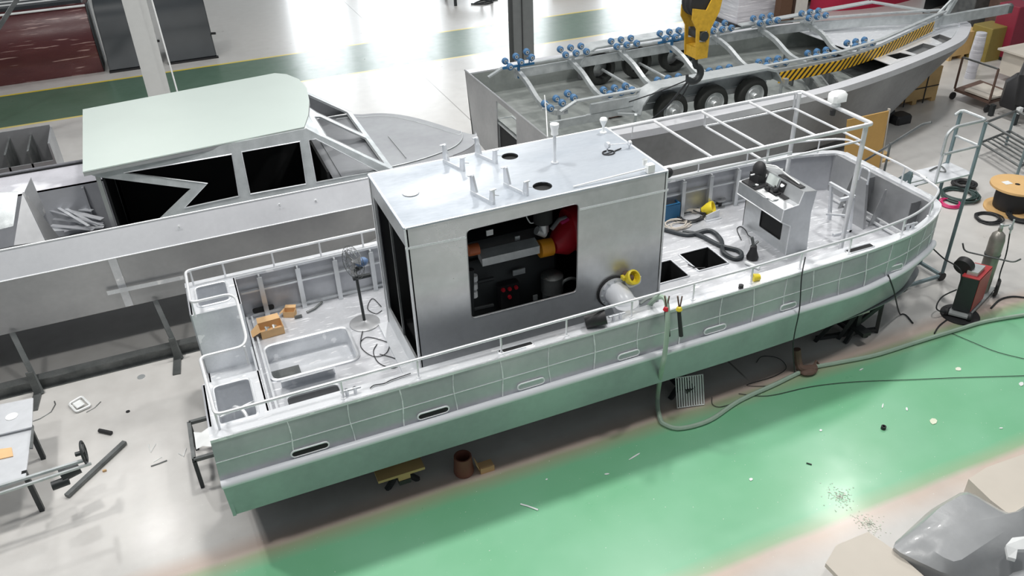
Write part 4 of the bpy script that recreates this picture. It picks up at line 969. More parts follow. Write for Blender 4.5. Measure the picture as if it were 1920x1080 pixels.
one(MB().tube(smoothpath([(11.4,32.0,.03),(11.9,31.7,.03),(12.3,31.9,.03),(12.0,32.3,.03),(11.5,31.9,.03),(12.6,32.1,.03)], 5), .03, 5), 'cable_tangle', M['cable'], 'tangled black cable on the floor beside the small table', 'cable')
t = one(MB().sheet([[(x, y, z) for y, z in ((32.2, .5), (31.6, .25), (31.9, .06), (33.5, .02))] for x in (14.8, 16.0, 17.0)]), 'small_hull', M['wood'], 'pale small hull at the top edge, right of the dark column', 'boat')
# tray rack and wrapped hull behind the patrol boat
t = thing('compartment_bin', 'grey bin with upright dividers behind the patrol boat, at the left edge', 'bin', (-4.3, 20.3, 0))
x0, x1, y0, y1 = -5.8, -3.0, 19.8, 20.9
MB().box((x0, y1, .2), (x1, y1+.04, 1.45)).box((x0, y0, .2), (x1, y0+.04, 1.0)).build('bin_side', M['dullalu'], t, smooth=False)
MB().box((x0, y0, .2), (x1, y1, .24)).box((x1, y0, .2), (x1+.04, y1, 1.4)).build('bin_end', M['dullalu'], t, smooth=False)
for x in (-5.0, -4.4, -3.9, -3.45): MB().box((x, y0, .24), (x+.04, y1, 1.3)).build('divider', M['steel'], t, smooth=False)
MB().box((x0, y0+.1, 0), (x1, y0+.2, .2)).box((x0, y1-.2, 0), (x1, y1-.1, .2)).build('skid', M['steel'], t, smooth=False)
t = thing('wrapped_hull', 'long low maroon hull under crumpled clear film, between bin and patrol boat', 'boat', (-4, 18.2, 0))
MB().rbox((-8, 17.6, .3), (-1.2, 18.7, 1.15), .08).box((-8, 17.9, 0), (-1.2, 18.4, .3)).build('maroon_body', M['maroon'], t)
rows = [[(-8+.42*i, yy, zz+.03*math.sin(i*1.9+yy*7)+.02*math.sin(i*4.1)) for i in range(17)] for yy, zz in ((17.52, .75), (17.56, 1.05), (17.8, 1.22), (18.3, 1.24), (18.75, 1.15))]
MB().sheet(rows).build('film_cover', M['filmwrap'], t)
one(MB().bar((-6.2, 17.4, .06), (-3.6, 16.6, .06), .16, .1).bar((-6.0, 17.3, .14), (-3.4, 16.4, .14), .1, .06), 'steel_offcut', M['steel'], 'dark steel bars lying behind the patrol boat near the left edge', 'bar')
# crane hook block
hk = thing('crane_hook_block', 'yellow crane hook block hanging above the trailer rollers', 'crane hook', (9.05, 13.0, 2.85))
c = Vector((9.04, 13.0, 4.1))
def ck(x, z, y=0): return c+Vector((x, y, z))
prf = [(-.27,.22),(-.27,.02),(-.16,-.16),(-.14,-.5),(-.12,-.72),(.13,-.72),(.14,-.2),(.30,.10),(.34,.32),(.16,.42),(.02,.16)]
for y in (-.2, .17): MB().plate([[ck(x, z, y) for x, z in prf], [ck(-.09,-.2,y), ck(.08,-.22,y), ck(.07,-.42,y), ck(-.08,-.40,y)]], (0, .03, 0)).build('side_plate', M['crane'], hk, smooth=False)
MB().lathe(ck(-.02, .3, -.15), [(0, 0), (.27, 0), (.29, .04), (.24, .06), (.24, .10), (.29, .14), (.29, .18), (.24, .2), (.29, .28), (0, .3)], (0, 1, 0), 28).build('sheave', M['black'], hk)
MB().box(ck(-.11, -.715, -.168), ck(.125, -.52, .168)).build('yoke', M['crane'], hk)
MB().tube([ck(0, -.3, -.24), ck(0, -.3, .24)], .09, 14).build('yoke_pin', M['blacksteel'], hk)
hp = [ck(0, -.72), ck(.0, -.84), ck(.02, -.9)]+[ck(.0, -1.06)+Vector((.15*math.cos(a), 0, .15*math.sin(a))) for a in [math.radians(80-k*22) for k in range(13)]]
MB().tube(hp, .05, 12, rs=[.055, .055, .055]+[.058+.012*math.sin(math.pi*k/12)-(.03 if k > 10 else 0) for k in range(13)]).build('hook', M['blacksteel'], hk)
for k, x in enumerate((-.28, -.1, .08, .24)): MB().tube([ck(x, .3, -.02), ck(x, 8, -.02)], .012, 6).build('wire_rope', M['blacksteel'], hk)
MB().rbox(ck(-.24, .4, -.16), ck(.26, .9, .16), .03).build('rope_guard', M['blacksteel'], hk)
# sling on the hook, resting in the trailer
one(MB().tube(fillet([ck(-.08, -1.15), ck(-.35, -1.75, .3), ck(-.5, -2.1, .6)], .1), .02, 6).tube(fillet([ck(-.05, -1.18), ck(.1, -1.7, .5), ck(.3, -1.9, .9)], .1), .015, 6).tube(fillet([ck(-.08, -1.15), ck(-.45, -1.5, .5), ck(-.8, -1.8, 1.0)], .1), .012, 6), 'lifting_sling', M['cable'], 'black sling cables hanging from the crane hook into the trailer', 'sling')
# plywood sheet, crate, pads, pallet goods on the right
t = thing('plywood_sheet', 'tall brown plywood sheet standing behind the fire boat bow', 'board', (13.9, 12.9, 0))
a, b, c_, d = W(1590, 225, 'y', 12.9), W(1667, 208, 'y', 12.9), W(1645, 330, 'y', 12.9), W(1578, 345, 'y', 12.9)
c_.z = 0; d.z = 0
MB().plate([[a, b, c_, d]], (0, .03, 0)).build('board_face', M['ply'], t, smooth=False)
MB().bar(b+Vector((.1, .1, 0)), c_+Vector((.12, .1, .03)), .06, .03).build('batten', M['board'], t)
def crate(x0, y0, x1, y1, h, label, m=None, straps=True):
    t = thing('wooden_crate', label, 'crate', ((x0+x1)/2, (y0+y1)/2, 0))
    MB().box((x0, y0, .12), (x1, y1, h)).build('crate_body', m or M['wood'], t, smooth=False)
    for k in (0, .45, .9): MB().box((lerp(x0, x1, k), y0, 0), (lerp(x0, x1, k+.1), y1, .12)).build('skid', M['wood'], t, smooth=False)
    if straps:
        for k in (.25, .7):
            x = lerp(x0, x1, k); MB().box((x-.02, y0-.01, .0), (x+.02, y0-.003, h)).build('strap', M['black'], t)
        y = lerp(y0, y1, .5); MB().box((x0, y0-.008, h*.45), (x1, y0-.002, h*.48)).build('strap', M['black'], t)
    return t
crate(17.3, 15.7, 18.8, 16.8, .95, 'pale wooden crate with dark straps under the work boat bow')
t = one(MB().rbox((16.3, 15.0, 0), (16.7, 15.6, .35), .05).rbox((16.55, 14.75, 0), (17.05, 15.15, .22), .05), 'rubber_block', M['black'], 'black rubber blocks on the floor beside the wooden crate', 'block')
t = one(MB().box((14.6, 13.4, 0), (15.0, 13.6, .07)).box((14.7, 13.35, .07), (14.95, 13.55, .12)).box((14.45, 13.2, 0), (14.9, 13.3, .05)), 'timber_offcut', M['wood'], 'small pile of timber offcuts beside the plywood sheet', 'timber')
t = one(MB().lathe(W(1818, 146, 'z', 0), [(0, 0), (.15, 0), (.14, .3), (.17, .7), (.14, 1.3), (0, 1.33)], n=16), 'film_roll', M['filmwrap'], 'upright roll of translucent film beyond the work boat bow', 'film roll')
c4_ = [W(1790, 166, 'z', .3), W(1855, 190, 'z', .3), W(1908, 176, 'z', .3), W(1838, 150, 'z', .3)]
t = thing('platform_cart', 'rusty brown platform cart with corner posts beyond the work boat bow', 'cart', (20.3, 15.5, 0))
MB().plate([c4_], (0, 0, -.07)).build('platform', M['brown'], t, smooth=False)
for q in (c4_[0], c4_[1]): MB().tube([q, q+Vector((0, 0, .85))], .03, 6).build('corner_post', M['brown'], t)
MB().tube([c4_[0]+Vector((0, 0, .85)), c4_[1]+Vector((0, 0, .85))], .025, 6).build('push_bar', M['steel'], t)
for q in c4_: MB().lathe(q+Vector((0, -.02, -.2)), [(0, 0), (.1, 0), (.1, .05), (0, .05)], (0, 1, 0), 12).build('castor', M['black'], t)
one(MB().plate([[q*.72+c4_[1]*.28+Vector((0, 0, .03)) for q in c4_]], (0, 0, .05)), 'sheet_stack', M['board'], 'low stack of grimy sheets lying on the rusty platform cart', 'sheets', smooth=False)
def bx(a, b, name, m, lb, cat='box', grp=None): return one(MB().rbox(a, b, .02), name, m, lb, cat, grp, smooth=False)
a = W(1778, 115, 'z', 0); crate(a.x, a.y, a.x+1.1, a.y+1.0, .8, 'pale crate behind the upright film roll', M['wood'], False)
a = W(1845, 120, 'z', 0); bx((a.x+.1, a.y+.1, 0), (a.x+.85, a.y+.8, 1.0), 'yellow_cabinet', simple('olive_yellow_paint', (.26, .20, .05), .6), 'olive yellow box between film roll and red cabinet')
a = W(1872, 118, 'z', 0)+Vector((.25, 0, 0))
t = thing('red_cabinet', 'red cabinet with grey glass side near the top right corner', 'cabinet', (a.x+.5, a.y+.3, 0))
MB().rbox((a.x, a.y, .1), (a.x+.75, a.y+.7, 1.6), .02).build('cabinet_body', simple('cabinet_red', (.25, .02, .045), .5), t, smooth=False)
MB().box((a.x+.76, a.y, .1), (a.x+1.9, a.y+.7, 1.55)).build('glass_side', M['steel'], t, smooth=False)
MB().box((a.x, a.y, 0), (a.x+1.9, a.y+.6, .1)).build('plinth', M['black'], t, smooth=False)
a = W(1888, 160, 'z', 0)
t = thing('beige_workbench', 'beige workbench at the right edge behind the platform cart', 'workbench', (a.x+1, a.y, 0))
MB().box((a.x, a.y-.8, .85), (a.x+2.4, a.y+.6, .9)).build('bench_top', M['board'], t, smooth=False)
for q in (0, 2.3): MB().box((a.x+q, a.y-.75, 0), (a.x+q+.08, a.y-.67, .85)).build('leg', M['beige'], t)
MB().box((a.x+.15, a.y-.7, .2), (a.x+2.2, a.y+.5, .8)).build('lower_box', M['board'], t, smooth=False)
for k, (px, py, hh, nm_, mt, lb) in enumerate(((1822, 50, 1.2, 'dark_machine', 'steel', 'dark machine half hidden behind the trailer drawbar'), (1900, 60, 1.6, 'dark_cabinet', 'brown', 'dark brown cabinet in the top right corner'))):
    a = W(px, py+40, 'z', 0)+Vector((1.5, 1.5, 0)); bx((a.x, a.y, 0), (a.x+1.3, a.y+1, hh), nm_, M[mt], lb, 'machine')
# dark machine right edge
a = W(1900, 232, 'z', 0)
t = thing('outboard_engine', 'black machine on a trolley at the right edge above the table frame', 'machine', (a.x+.3, a.y, 0))
MB().rbox((a.x, a.y-.1, .3), (a.x+.9, a.y+.7, 1.1), .2).tube([(a.x+.1, a.y, .5), (a.x+.05, a.y+.1, 1.2), (a.x+.4, a.y+.3, 1.55)], .16, 12).build('black_body', M['black'], t)
MB().rbox((a.x+.1, a.y-.35, .45), (a.x+.8, a.y-.15, .9), .04).build('dark_panel', M['slate'], t)
MB().box((a.x-.1, a.y-.1, 0), (a.x, a.y, .3)).box((a.x+.8, a.y-.1, 0), (a.x+.9, a.y, .3)).box((a.x-.1, a.y+.6, 0), (a.x, a.y+.7, .3)).build('trolley_leg', M['blacksteel'], t)
MB().box((a.x-.2, a.y-.2, .35), (a.x-.08, a.y-.1, .5)).build('white_clip', M['white'], t)
# crimson tarp shapes and dark boat along the top right
def hullshape(x0, x1, y, z0, z1, w, m, lb, name='covered_boat', cat='boat'):
    rows = []
    for i in range(13):
        t_ = i/12; x = lerp(x0, x1, t_); s_ = max(.02, math.sin(math.pi*(.04+.92*t_)))**.45
        rows.append([(x, y-w*s_, z0), (x, y-w*s_, lerp(z0, z1, .7)), (x, y-w*.75*s_, z1), (x, y+w*.75*s_, z1), (x, y+w*s_, lerp(z0, z1, .7)), (x, y+w*s_, z0)])
    return one(MB().sheet(rows), name, m, lb, cat)
hullshape(22.0, 27.5, 25.2, 0, 1.1, 1.3, M['darkred'], 'crimson tarpaulin covered boat behind the beige column')
hullshape(25.2, 33.5, 22.0, 0, 1.2, 1.2, M['slate'], 'black covered boat at the top edge, above the trailer winch post')
hullshape(28.4, 33.4, 19.2, 0, 1.3, .9, M['darkred'], 'crimson covered shape at the top edge, right of the winch post')
hullshape(33.0, 40.0, 18.0, 0, 1.5, 1.0, M['filmwrap'], 'film wrapped stack in the top right corner')
# wrapped pallet
t = thing('wrapped_pallet', 'pallet of goods wrapped in striped clear film, left of the brown post', 'pallet', (19.2, 25, 0))
MB().box((18.35, 24.1, .14), (20.3, 25.6, 1.7)).build('wrapped_goods', M['filmwrap'], t, smooth=False)
m = MB(); m.box((18.3, 24.05, .1), (20.35, 25.65, .14))
for x in (18.3, 19.2, 20.2): m.box((x, 24.05, 0), (x+.15, 25.65, .1))
m.build('pallet_base', M['black'], t, smooth=False)
# ================================================================== MOBILE STAIRS
t = thing('mobile_stairs', 'blue-grey tubular boarding stairs with white platform at the fire boat bow', 'stairs', (11.5, 9.1, 0))
px0, px1, py0, py1, pz = 11.05, 11.84, 8.83, 9.33, 2.1
MB().box((px0, py0, pz-.03), (px1+.05, py1, pz)).build('platform', M['tread'], t, smooth=False)
for (x, y) in ((px1, py0), (px1, py1)): MB().tube([(x, y, .1), (x, y, 3.0)], .03, 8).build('post', M['stair'], t)
MB().tube([(px0, py0, pz), (px0, py0, 2.6)], .025, 8).build('post', M['tread'], t)
MB().tube([(px0, py1, .4), (px0, py1, pz)], .03, 8).build('post', M['stair'], t)
MB().tube(fillet([(px0-.02, py0, 2.6), (px0-.02, py0, 2.95), (px0+.1, py0, 3.05), (px1, py0, 3.05), (px1, py1, 3.05), (px1-.12, py1, 2.98)], .08), .025, 8).build('top_rail', M['galv'], t)
MB().tube([(px0+.05, py0, 2.6), (px1, py0, 2.6)], .022, 8).tube([(px1, py0, 2.6), (px1, py1, 2.6)], .022, 8).build('mid_rail', M['galv'], t)
MB().tube(fillet([(px0+.05, py1-.1, 3.0), (px0, py1, 2.95), (px0, 11.0, 1.25)], .08), .02, 8).build('stair_rail', M['steel'], t)
for a_ in (((px0, 9.9, 2.4), (px0, 9.9, 1.6)), ((px0, 10.7, 1.55), (px0, 10.7, .7))): MB().tube(list(a_), .02, 6).build('rail_strut', M['steel'], t)
for x in (px0, px1): MB().bar((x, py1, pz-.05), (x, 11.2, .05), .03, .12).build('stringer', M['stair'], t)
for k in range(8):
    y = lerp(py1+.15, 11.0, k/7); z = lerp(pz-.25, .25, k/7); MB().box((px0, y-.1, z-.02), (px1, y+.1, z)).build('tread', M['tread'], t, smooth=False)
for (a, b) in (((px0-.1, py0, .1), (px1, py0, .1)), ((px0-.1, py1, .1), (px1, py1, .1)), ((px1, py0, .1), (px1, 11.2, .1)), ((px0, py0, .1), (px0, 11.2, .1))): MB().bar(a, b, .05, .05).build('base_rail', M['stair'], t)
for (x, y) in ((px1, py0), (px0-.1, py0), (px1, 11.2), (px0, 11.2)): MB().lathe((x, y-.03, .08), [(0, 0), (.08, 0), (.08, .06), (0, .06)], (0, 1, 0), 14).build('castor', M['black'], t)
one(MB().tube(smoothpath([(11.2, 8.95, 2.12), (11.4, 9.1, 2.12), (11.5, 9.05, 2.12), (11.6, 9.25, 2.12), (11.3, 9.2, 2.12)], 5), .012, 5), 'grey_cable', M['steel'], 'thin grey cable lying on the stair platform', 'cable')
# table frame on the right
t = thing('steel_table_frame', 'dark steel frame with parallel rails at the right edge', 'frame', (17, 12, 0))
Z_ = .85
A_, B_, C_ = W(1850, 229, 'z', Z_), W(1905, 208, 'z', Z_), W(1925, 272, 'z', Z_)
D_ = B_+(C_-A_)
for (a, b) in ((A_, B_), (A_, C_), (B_, D_), (C_, D_)):
    MB().tube([a, b], .03, 6).build('top_rail', M['steel'], t); lo_ = Vector((0, 0, -.5)); MB().tube([a+lo_, b+lo_], .03, 6).build('lower_rail', M['steel'], t)
for q in (A_, B_, C_, D_): MB().tube([q, Vector((q.x, q.y, 0))], .03, 6).build('leg', M['stair'], t)
for k in (.2, .35, .5, .65, .8):
    a = A_*(1-k)+B_*k; MB().tube([a+Vector((0, 0, -.5)), a+(C_-A_)+Vector((0, 0, -.5))], .022, 6).build('slat_rail', M['steel'], t)
# cable reel and coils
c = W(1893, 392, 'z', 0)
t = thing('cable_reel', 'wooden cable reel wound with black cable, standing at the right edge', 'cable reel', c)
disc = lambda z, m, nm_: MB().lathe(c+Vector((0, 0, z)), [(.05, 0), (.5, 0), (.5, .045), (.05, .045)], n=36).build(nm_, m, t)
disc(0, M['reelwood'], 'flange'); disc(.52, M['reelwood'], 'flange')
MB().lathe(c+Vector((0, 0, .045)), [(.26, 0), (.34, .02), (.35, .2), (.34, .45), (.26, .475)], n=32).build('wound_cable', M['black'], t)
q = c+Vector((-.22, .08, .567)); MB().plate([[q, q+Vector((.16, -.02, 0)), q+Vector((.18, .12, 0)), q+Vector((.02, .14, 0))]], (0, 0, .003)).build('paper_label', M['white'], t)
MB().lathe(c+Vector((0, 0, .566)), [(0, .003), (.035, .003), (.035, 0)], n=10).lathe(c+Vector((.12, -.14, .566)), [(0, .003), (.02, .003)], n=8).build('reel_hole', M['dark'], t)
def coil(c, r, n, tr, wob, seed):
    rnd = random.Random(seed); P = []
    for i in range(n*22):
        a = 2*math.pi*i/22; k = i/22; rr_ = r*(1+wob*math.sin(k*2.4+seed)+.02*rnd.uniform(-1, 1)); P.append(c+Vector((rr_*math.cos(a)*1.0+.03*math.sin(k*3), rr_*math.sin(a)+.03*math.cos(k*2), tr+tr*1.6*(i/(n*22))*2)))
    return MB().tube(P, tr, 6)
one(coil(W(1797, 369, 'z', 0), .33, 7, .02, .12, 3), 'hose_coil', M['green'], 'dark green hose coil on the floor behind the stair post', 'hose coil')
one(coil(W(1782, 383, 'z', 0), .19, 6, .014, .06, 5), 'hose_coil', M['pink'], 'bright pink hose coil beside the green coil', 'hose coil')
one(coil(W(1806, 352, 'z', 0), .2, 6, .03, .05, 7), 'hose_coil', M['black'], 'black hose coil under the stair platform', 'hose coil')
one(coil(W(1852, 411, 'z', 0), .23, 6, .014, .06, 9), 'cable_coil', M['cable'], 'black cable coil lying left of the gas bottle top', 'cable coil')
one(coil(W(1912, 409, 'z', 0), .22, 14, .02, .1, 2), 'cable_coil', M['cable'], 'black cable coil at the right edge in front of the cable reel', 'cable coil')
# ================================================================== WELDING MACHINE CART
t = thing('welding_machine', 'red and black welding machine on a wheeled cart beside the green lane', 'welding machine', (11.6, 7.9, 0))
A0, A1 = W(1817, 587, 'z', .12), W(1782, 578, 'z', .12)
B0 = W(1849, 553, 'z', .12)
u = (A1-A0); u.z = 0; u = u.normalized()*.27; v = Vector((-u.y, u.x, 0)).normalized(); v = v if v.dot(B0-A0) > 0 else -v
v = (B0-A0); v.z = 0; v = v.normalized()*.58
def cq(a, b, z): return A0+u*a+v*b+Vector((0, 0, z-.12))
MB().plate([[cq(0,0,.12), cq(1,0,.12), cq(1,1,.12), cq(0,1,.12)]], (0, 0, .64)).build('machine_body', M['blacksteel'], t, smooth=False)
nrm = Vector((v.y, -v.x, 0)).normalized(); nrm = nrm if nrm.dot(u) < 0 else -nrm
MB().plate([[cq(0,.02,.14)+nrm*.004, cq(0,.98,.14)+nrm*.004, cq(0,.98,.75)+nrm*.004, cq(0,.02,.75)+nrm*.004]], nrm*.006).build('red_side_panel', M['weldred'], t, smooth=False)
MB().plate([[cq(0,.0,.76), cq(1,0,.76), cq(1,1,.76), cq(0,1,.76)]], (0, 0, .012)).build('lid', M['weldred'], t, smooth=False)
MB().plate([[cq(.25,.15,.775), cq(.85,.15,.775), cq(.85,.7,.775), cq(.25,.7,.775)]], (0, 0, .07)).build('wire_feeder', M['galv'], t, smooth=False)
MB().lathe(cq(1.2,.35,.86), [(0,-.06),(.15,-.06),(.15,.06),(0,.06)], (1,.3,.3), 20).build('wire_spool', M['black'], t)
MB().lathe(cq(.5,.1,.0), [(0, .03), (.3, .03), (.31, .015), (.31, 0)], n=28).build('shadow_disc', M['black'], t)  # black disc painted as the cart's shadow on the floor
MB().plate([[cq(-.1,-.2,.06), cq(1.1,-.2,.06), cq(1.1,2.0,.06), cq(-.1,2.0,.06)]], (0, 0, .03)).build('cart_base', M['grey'], t, smooth=False)
for a, b, r in ((-.15, -.1, .08), (1.15, -.1, .08), (-.25, 1.8, .16), (1.25, 1.8, .16)):
    q = cq(a, b, r); MB().lathe(q-u.normalized()*.03, [(0, 0), (r*.8, 0), (r, .02), (r, .06), (0, .06)], u, 18).build('cart_wheel', M['black'], t)
MB().tube(fillet([cq(-1.2,1.25,.95), cq(-.9,1.25,.86), cq(1.9,1.25,.86), cq(2.1,1.25,1.0)], .08), .014, 8).build('cart_handle', M['steel'], t)
g = cq(.5, 1.6, .09)
bt = MB().lathe(g, [(0, 0), (.115, 0), (.12, .04), (.12, 1.02), (.1, 1.12), (.05, 1.17), (.035, 1.18), (.035, 1.24), (0, 1.25)], n=24)
gb = one(bt, 'gas_bottle', M['bottle'], 'grey-brown gas bottle standing on the rear of the welding machine cart', 'gas bottle')
rg = MB().lathe(g+Vector((0, 0, 1.24)), [(.03, 0), (.03, .07), (0, .08)], n=10).tube([g+Vector((0, 0, 1.27)), g+Vector((.2, -.03, 1.27))], .015, 8).lathe(g+Vector((.12, -.07, 1.25)), [(0, 0), (.045, 0), (.045, .03), (0, .03)], (.2, -1, .4), 14).tube([g+Vector((.22, -.03, 1.1)), g+Vector((.22, -.03, 1.36))], .015, 8)
rg.build('regulator', M['galv'], gb)
MB().tube(smoothpath([g+Vector((.22, -.03, 1.1)), g+Vector((.26, -.06, .7)), g+Vector((.18, -.12, .35)), g+Vector((.2, -.15, .1)), g+Vector((.05, -.2, .15))], 6), .011, 6).build('gas_hose', M['cable'], gb)
MB().tube([g+Vector((0, 0, .72)), g+Vector((0, 0, .75))], .128, 20).build('bottle_strap', M['steel'], t)
zf_ = lambda P, z=.015: [W(a, b, 'z', z) for a, b in P]
def cable(P, r, name, m, lb, z=None, cat='cable'):
    lo = min(p.z for p in P); Q_ = [Vector((p.x, p.y, max(p.z, lo))) for p in smoothpath(P, 6)]
    return one(MB().tube(Q_, r, 7), name, m, lb, cat)
cable(zf_([(1858,578),(1875,562),(1900,556),(1935,560)]), .016, 'power_cable', M['cable'], 'black power cable from the welding machine to the right edge')
cable([W(1745,462,'y',8.3)]+zf_([(1770,485),(1800,505)], .9)+[cq(.9,0,.6)], .012, 'torch_cable', M['cable'], 'thin black cable strung from the fire boat bow to the welding machine')
cable([cq(1.02,0,.5), cq(1.6,-.2,.35), cq(1.5,-.5,.2)]+zf_([(1786,590),(1762,610),(1752,625)]), .012, 'torch_cable', M['cable'], 'black looped cable at the front of the welding machine')
cable([W(1665,515,'y',7.75), W(1676,545,'y',7.7)]+zf_([(1688,590),(1712,606)], .02), .012, 'hanging_cable', M['cable'], 'black cable hanging from the bow fender down to the floor')
cable([W(1510,482,'y',7.8), W(1503,520,'y',7.66), W(1499,580,'y',7.56), W(1490,625,'y',7.56), W(1487,655,'y',7.56), W(1490,700,'z',.02)], .009, 'hanging_cable', M['cable'], 'black cable hanging over the fire boat side near midships')
ph = [W(1215,575,'y',7.95), W(1232,558,'y',7.8), W(1248,562,'y',7.62), W(1252,600,'y',7.5), W(1247,660,'y',7.47), W(1241,690,'y',7.5), W(1234,735,'z',.28), W(1233,762,'z',.09)]+zf_([(1238,785),(1245,795),(1275,803),(1330,788),(1385,752),(1450,722),(1515,692),(1570,680),(1640,666),(1720,641),(1795,618),(1850,602),(1935,588)], .035)
cable(ph, .034, 'air_hose', M['palehose'], 'pale green hose looping off the fire boat rail and along the floor', cat='hose')
cable(zf_([(1385,738),(1440,742),(1520,725),(1600,716),(1700,712),(1800,708),(1935,704)]), .005, 'floor_cable', M['cable'], 'thin dark cable running straight across the green lane')
cable(zf_([(1778,622),(1820,640),(1870,660),(1935,676)]), .005, 'floor_cable', M['cable'], 'thin dark cable curving to the right edge near the hose')
cable(zf_([(1418,680),(1430,668),(1460,672),(1474,690),(1450,706),(1400,722),(1440,724)]), .005, 'floor_cable', M['cable'], 'thin looped cable on the floor beneath the fire boat, left of the hanging cable')
cable(zf_([(1335,745),(1336,758),(1350,763),(1375,756)]), .005, 'floor_cable', M['cable'], 'short thin wire on the floor beside the wire rack')
# electrode holders on the near rail
for (px, lb, mt) in ((1250, 'black welding clamp with red collar hanging on the near rail', 'red'), (1274, 'black welding clamp with yellow collar hanging on the near rail', 'yellow')):
    a = W(px-1, 583, 'y', 7.55); b = W(px+3, 630, 'y', 7.5)
    t = thing('electrode_holder', lb, 'welding clamp', b)
    MB().tube([a, b], .028, 10, rs=[.026, .03]).build('grip', M['black'], t)
    MB().lathe(a, [(.03, 0), (.045, .02), (.03, .06), (.01, .07)], (0, 0, 1), 12).build('collar', M[mt], t)
    MB().tube([a+Vector((0, 0, .05)), a+Vector((-.02, .03, .22))], .012, 6).tube([a+Vector((.01, 0, .05)), a+Vector((.05, .03, .2))], .01, 6).build('jaw', M['brown'], t)
# ================================================================== UNDER AND AROUND THE FIRE BOAT
def trestle(x, lb, ytop=.53):
    t = thing('support_trestle', lb, 'trestle', (x, 9.4, 0))
    MB().box((x-.08, 7.85, .2), (x+.08, 11.05, .27)).build('cross_beam', M['blacksteel'], t, smooth=False)
    for y in (8.1, 10.8):
        for s in (-1, 1):
            MB().bar((x, y, .24), (x+.22*s, y-.05, 0), .06, .06).build('leg', M['blacksteel'], t)
        MB().box((x-.04, y-.04, .27), (x+.04, y+.04, .54)).build('upright', M['blacksteel'], t)
        MB().box((x-.12, y-.09, .54), (x+.12, y+.06, .6)).build('packing_block', M['board'], t, smooth=False)
    MB().bar((x, 8.1, .08), (x, 10.8, .08), .05, .05).build('tie_bar', M['blacksteel'], t)
    return t
trestle(1.5, 'black trestle with timber packing under the fire boat stern'); trestle(5.9, 'black trestle under the middle of the fire boat, behind the wire rack'); tz_ = trestle(9.2, 'black trestle under the fire boat bow')
for a, b in (((9.52, 7.98, .7), (9.66, 8.08, 0)), ((9.1, 8.0, .68), (8.98, 8.2, 0)), ((9.66, 8.08, .06), (8.6, 8.3, .06)), ((9.52, 7.98, .66), (9.05, 8.2, .05)), ((8.7, 8.0, .66), (8.6, 8.3, 0))): MB().bar(a, b, .06, .06).build('side_brace', M['blacksteel'], tz_)
one(MB().box((1.15, 7.84, .36), (1.78, 8.04, .40)).box((1.42, 7.86, .27), (1.58, 8.02, .36)), 'timber_board', M['wood'], 'short yellow timber board on the stern trestle', 'timber', smooth=False)
a, b = W(1270, 765, 'z', .02), W(1320, 758, 'z', .02)
t = thing('wire_rack', 'white wire rack with vertical bars leaning under the fire boat', 'rack', (a+b)/2)
up = Vector((.05, .18, .42))
MB().tube([a, b, b+up, a+up], .012, 6, True).build('rack_frame', M['white'], t)
for k in range(1, 11): MB().tube([a.lerp(b, k/11), a.lerp(b, k/11)+up], .012, 6).build('rack_bar', M['white'], t)
a = W(870, 885, 'z', 0)
one(MB().lathe(a, [(0, 0), (.13, 0), (.14, .03), (.12, .3), (.1, .3), (.1, .05), (0, .05)], n=20), 'clay_pot', simple('red_brown_paint', (.22, .085, .06), .6), 'red-brown round pot on the floor under the fire boat', 'pot')
a = W(902, 890, 'z', 0)
one(MB().box(a, a+Vector((.2, .14, .09))).plate([[a+Vector((-.02, .0, .09)), a+Vector((.0, .14, .09)), a+Vector((-.05, .14, .22)), a+Vector((-.06, 0, .2))]], (.006, 0, 0)), 'small_carton', M['card'], 'small open yellow carton beside the red-brown pot', 'box', smooth=False)
a = W(1515, 700, 'z', 0)
one(MB().tube(smoothpath([W(1494, 655, 'y', 7.85), W(1497, 680, 'y', 7.8), a+Vector((-.08, .05, .08)), a+Vector((.14, .0, .06))], 5), .06, 10).ball(a+Vector((-.0, 0, .05)), .13, 1.2, .8, .4).tube([a+Vector((.1, .02, .06)), a+Vector((.2, .08, .12)), a+Vector((.24, .06, .06))], .02, 6), 'work_glove', M['brown'], 'crumpled brown leather glove on the floor beside the hose', 'glove')
t = thing('steel_stand', 'dark rectangular steel stand on the floor at the fire boat stern', 'stand', (-.95, 9.6, 0))
for (x, y) in ((-1.0, 9.15), (-1.0, 9.95), (-.65, 9.15), (-.65, 9.95)): MB().box((x-.025, y-.025, 0), (x+.025, y+.025, .5)).build('leg', M['blacksteel'], t, smooth=False)
for (a, b) in (((-1.0, 9.15), (-1.0, 9.95)), ((-.65, 9.15), (-.65, 9.95)), ((-1.0, 9.15), (-.65, 9.15)), ((-1.0, 9.95), (-.65, 9.95))): MB().bar((a[0], a[1], .5), (b[0], b[1], .5), .05, .05).build('top_rail', M['steel'], t)
one(MB().sheet([[(-.95+.09*i, 9.3+.12*j, .54+.03*math.sin(i*2+j*3)) for i in range(4)] for j in range(4)]), 'white_rag', M['white'], 'crumpled white rag on the steel stand at the stern', 'rag')
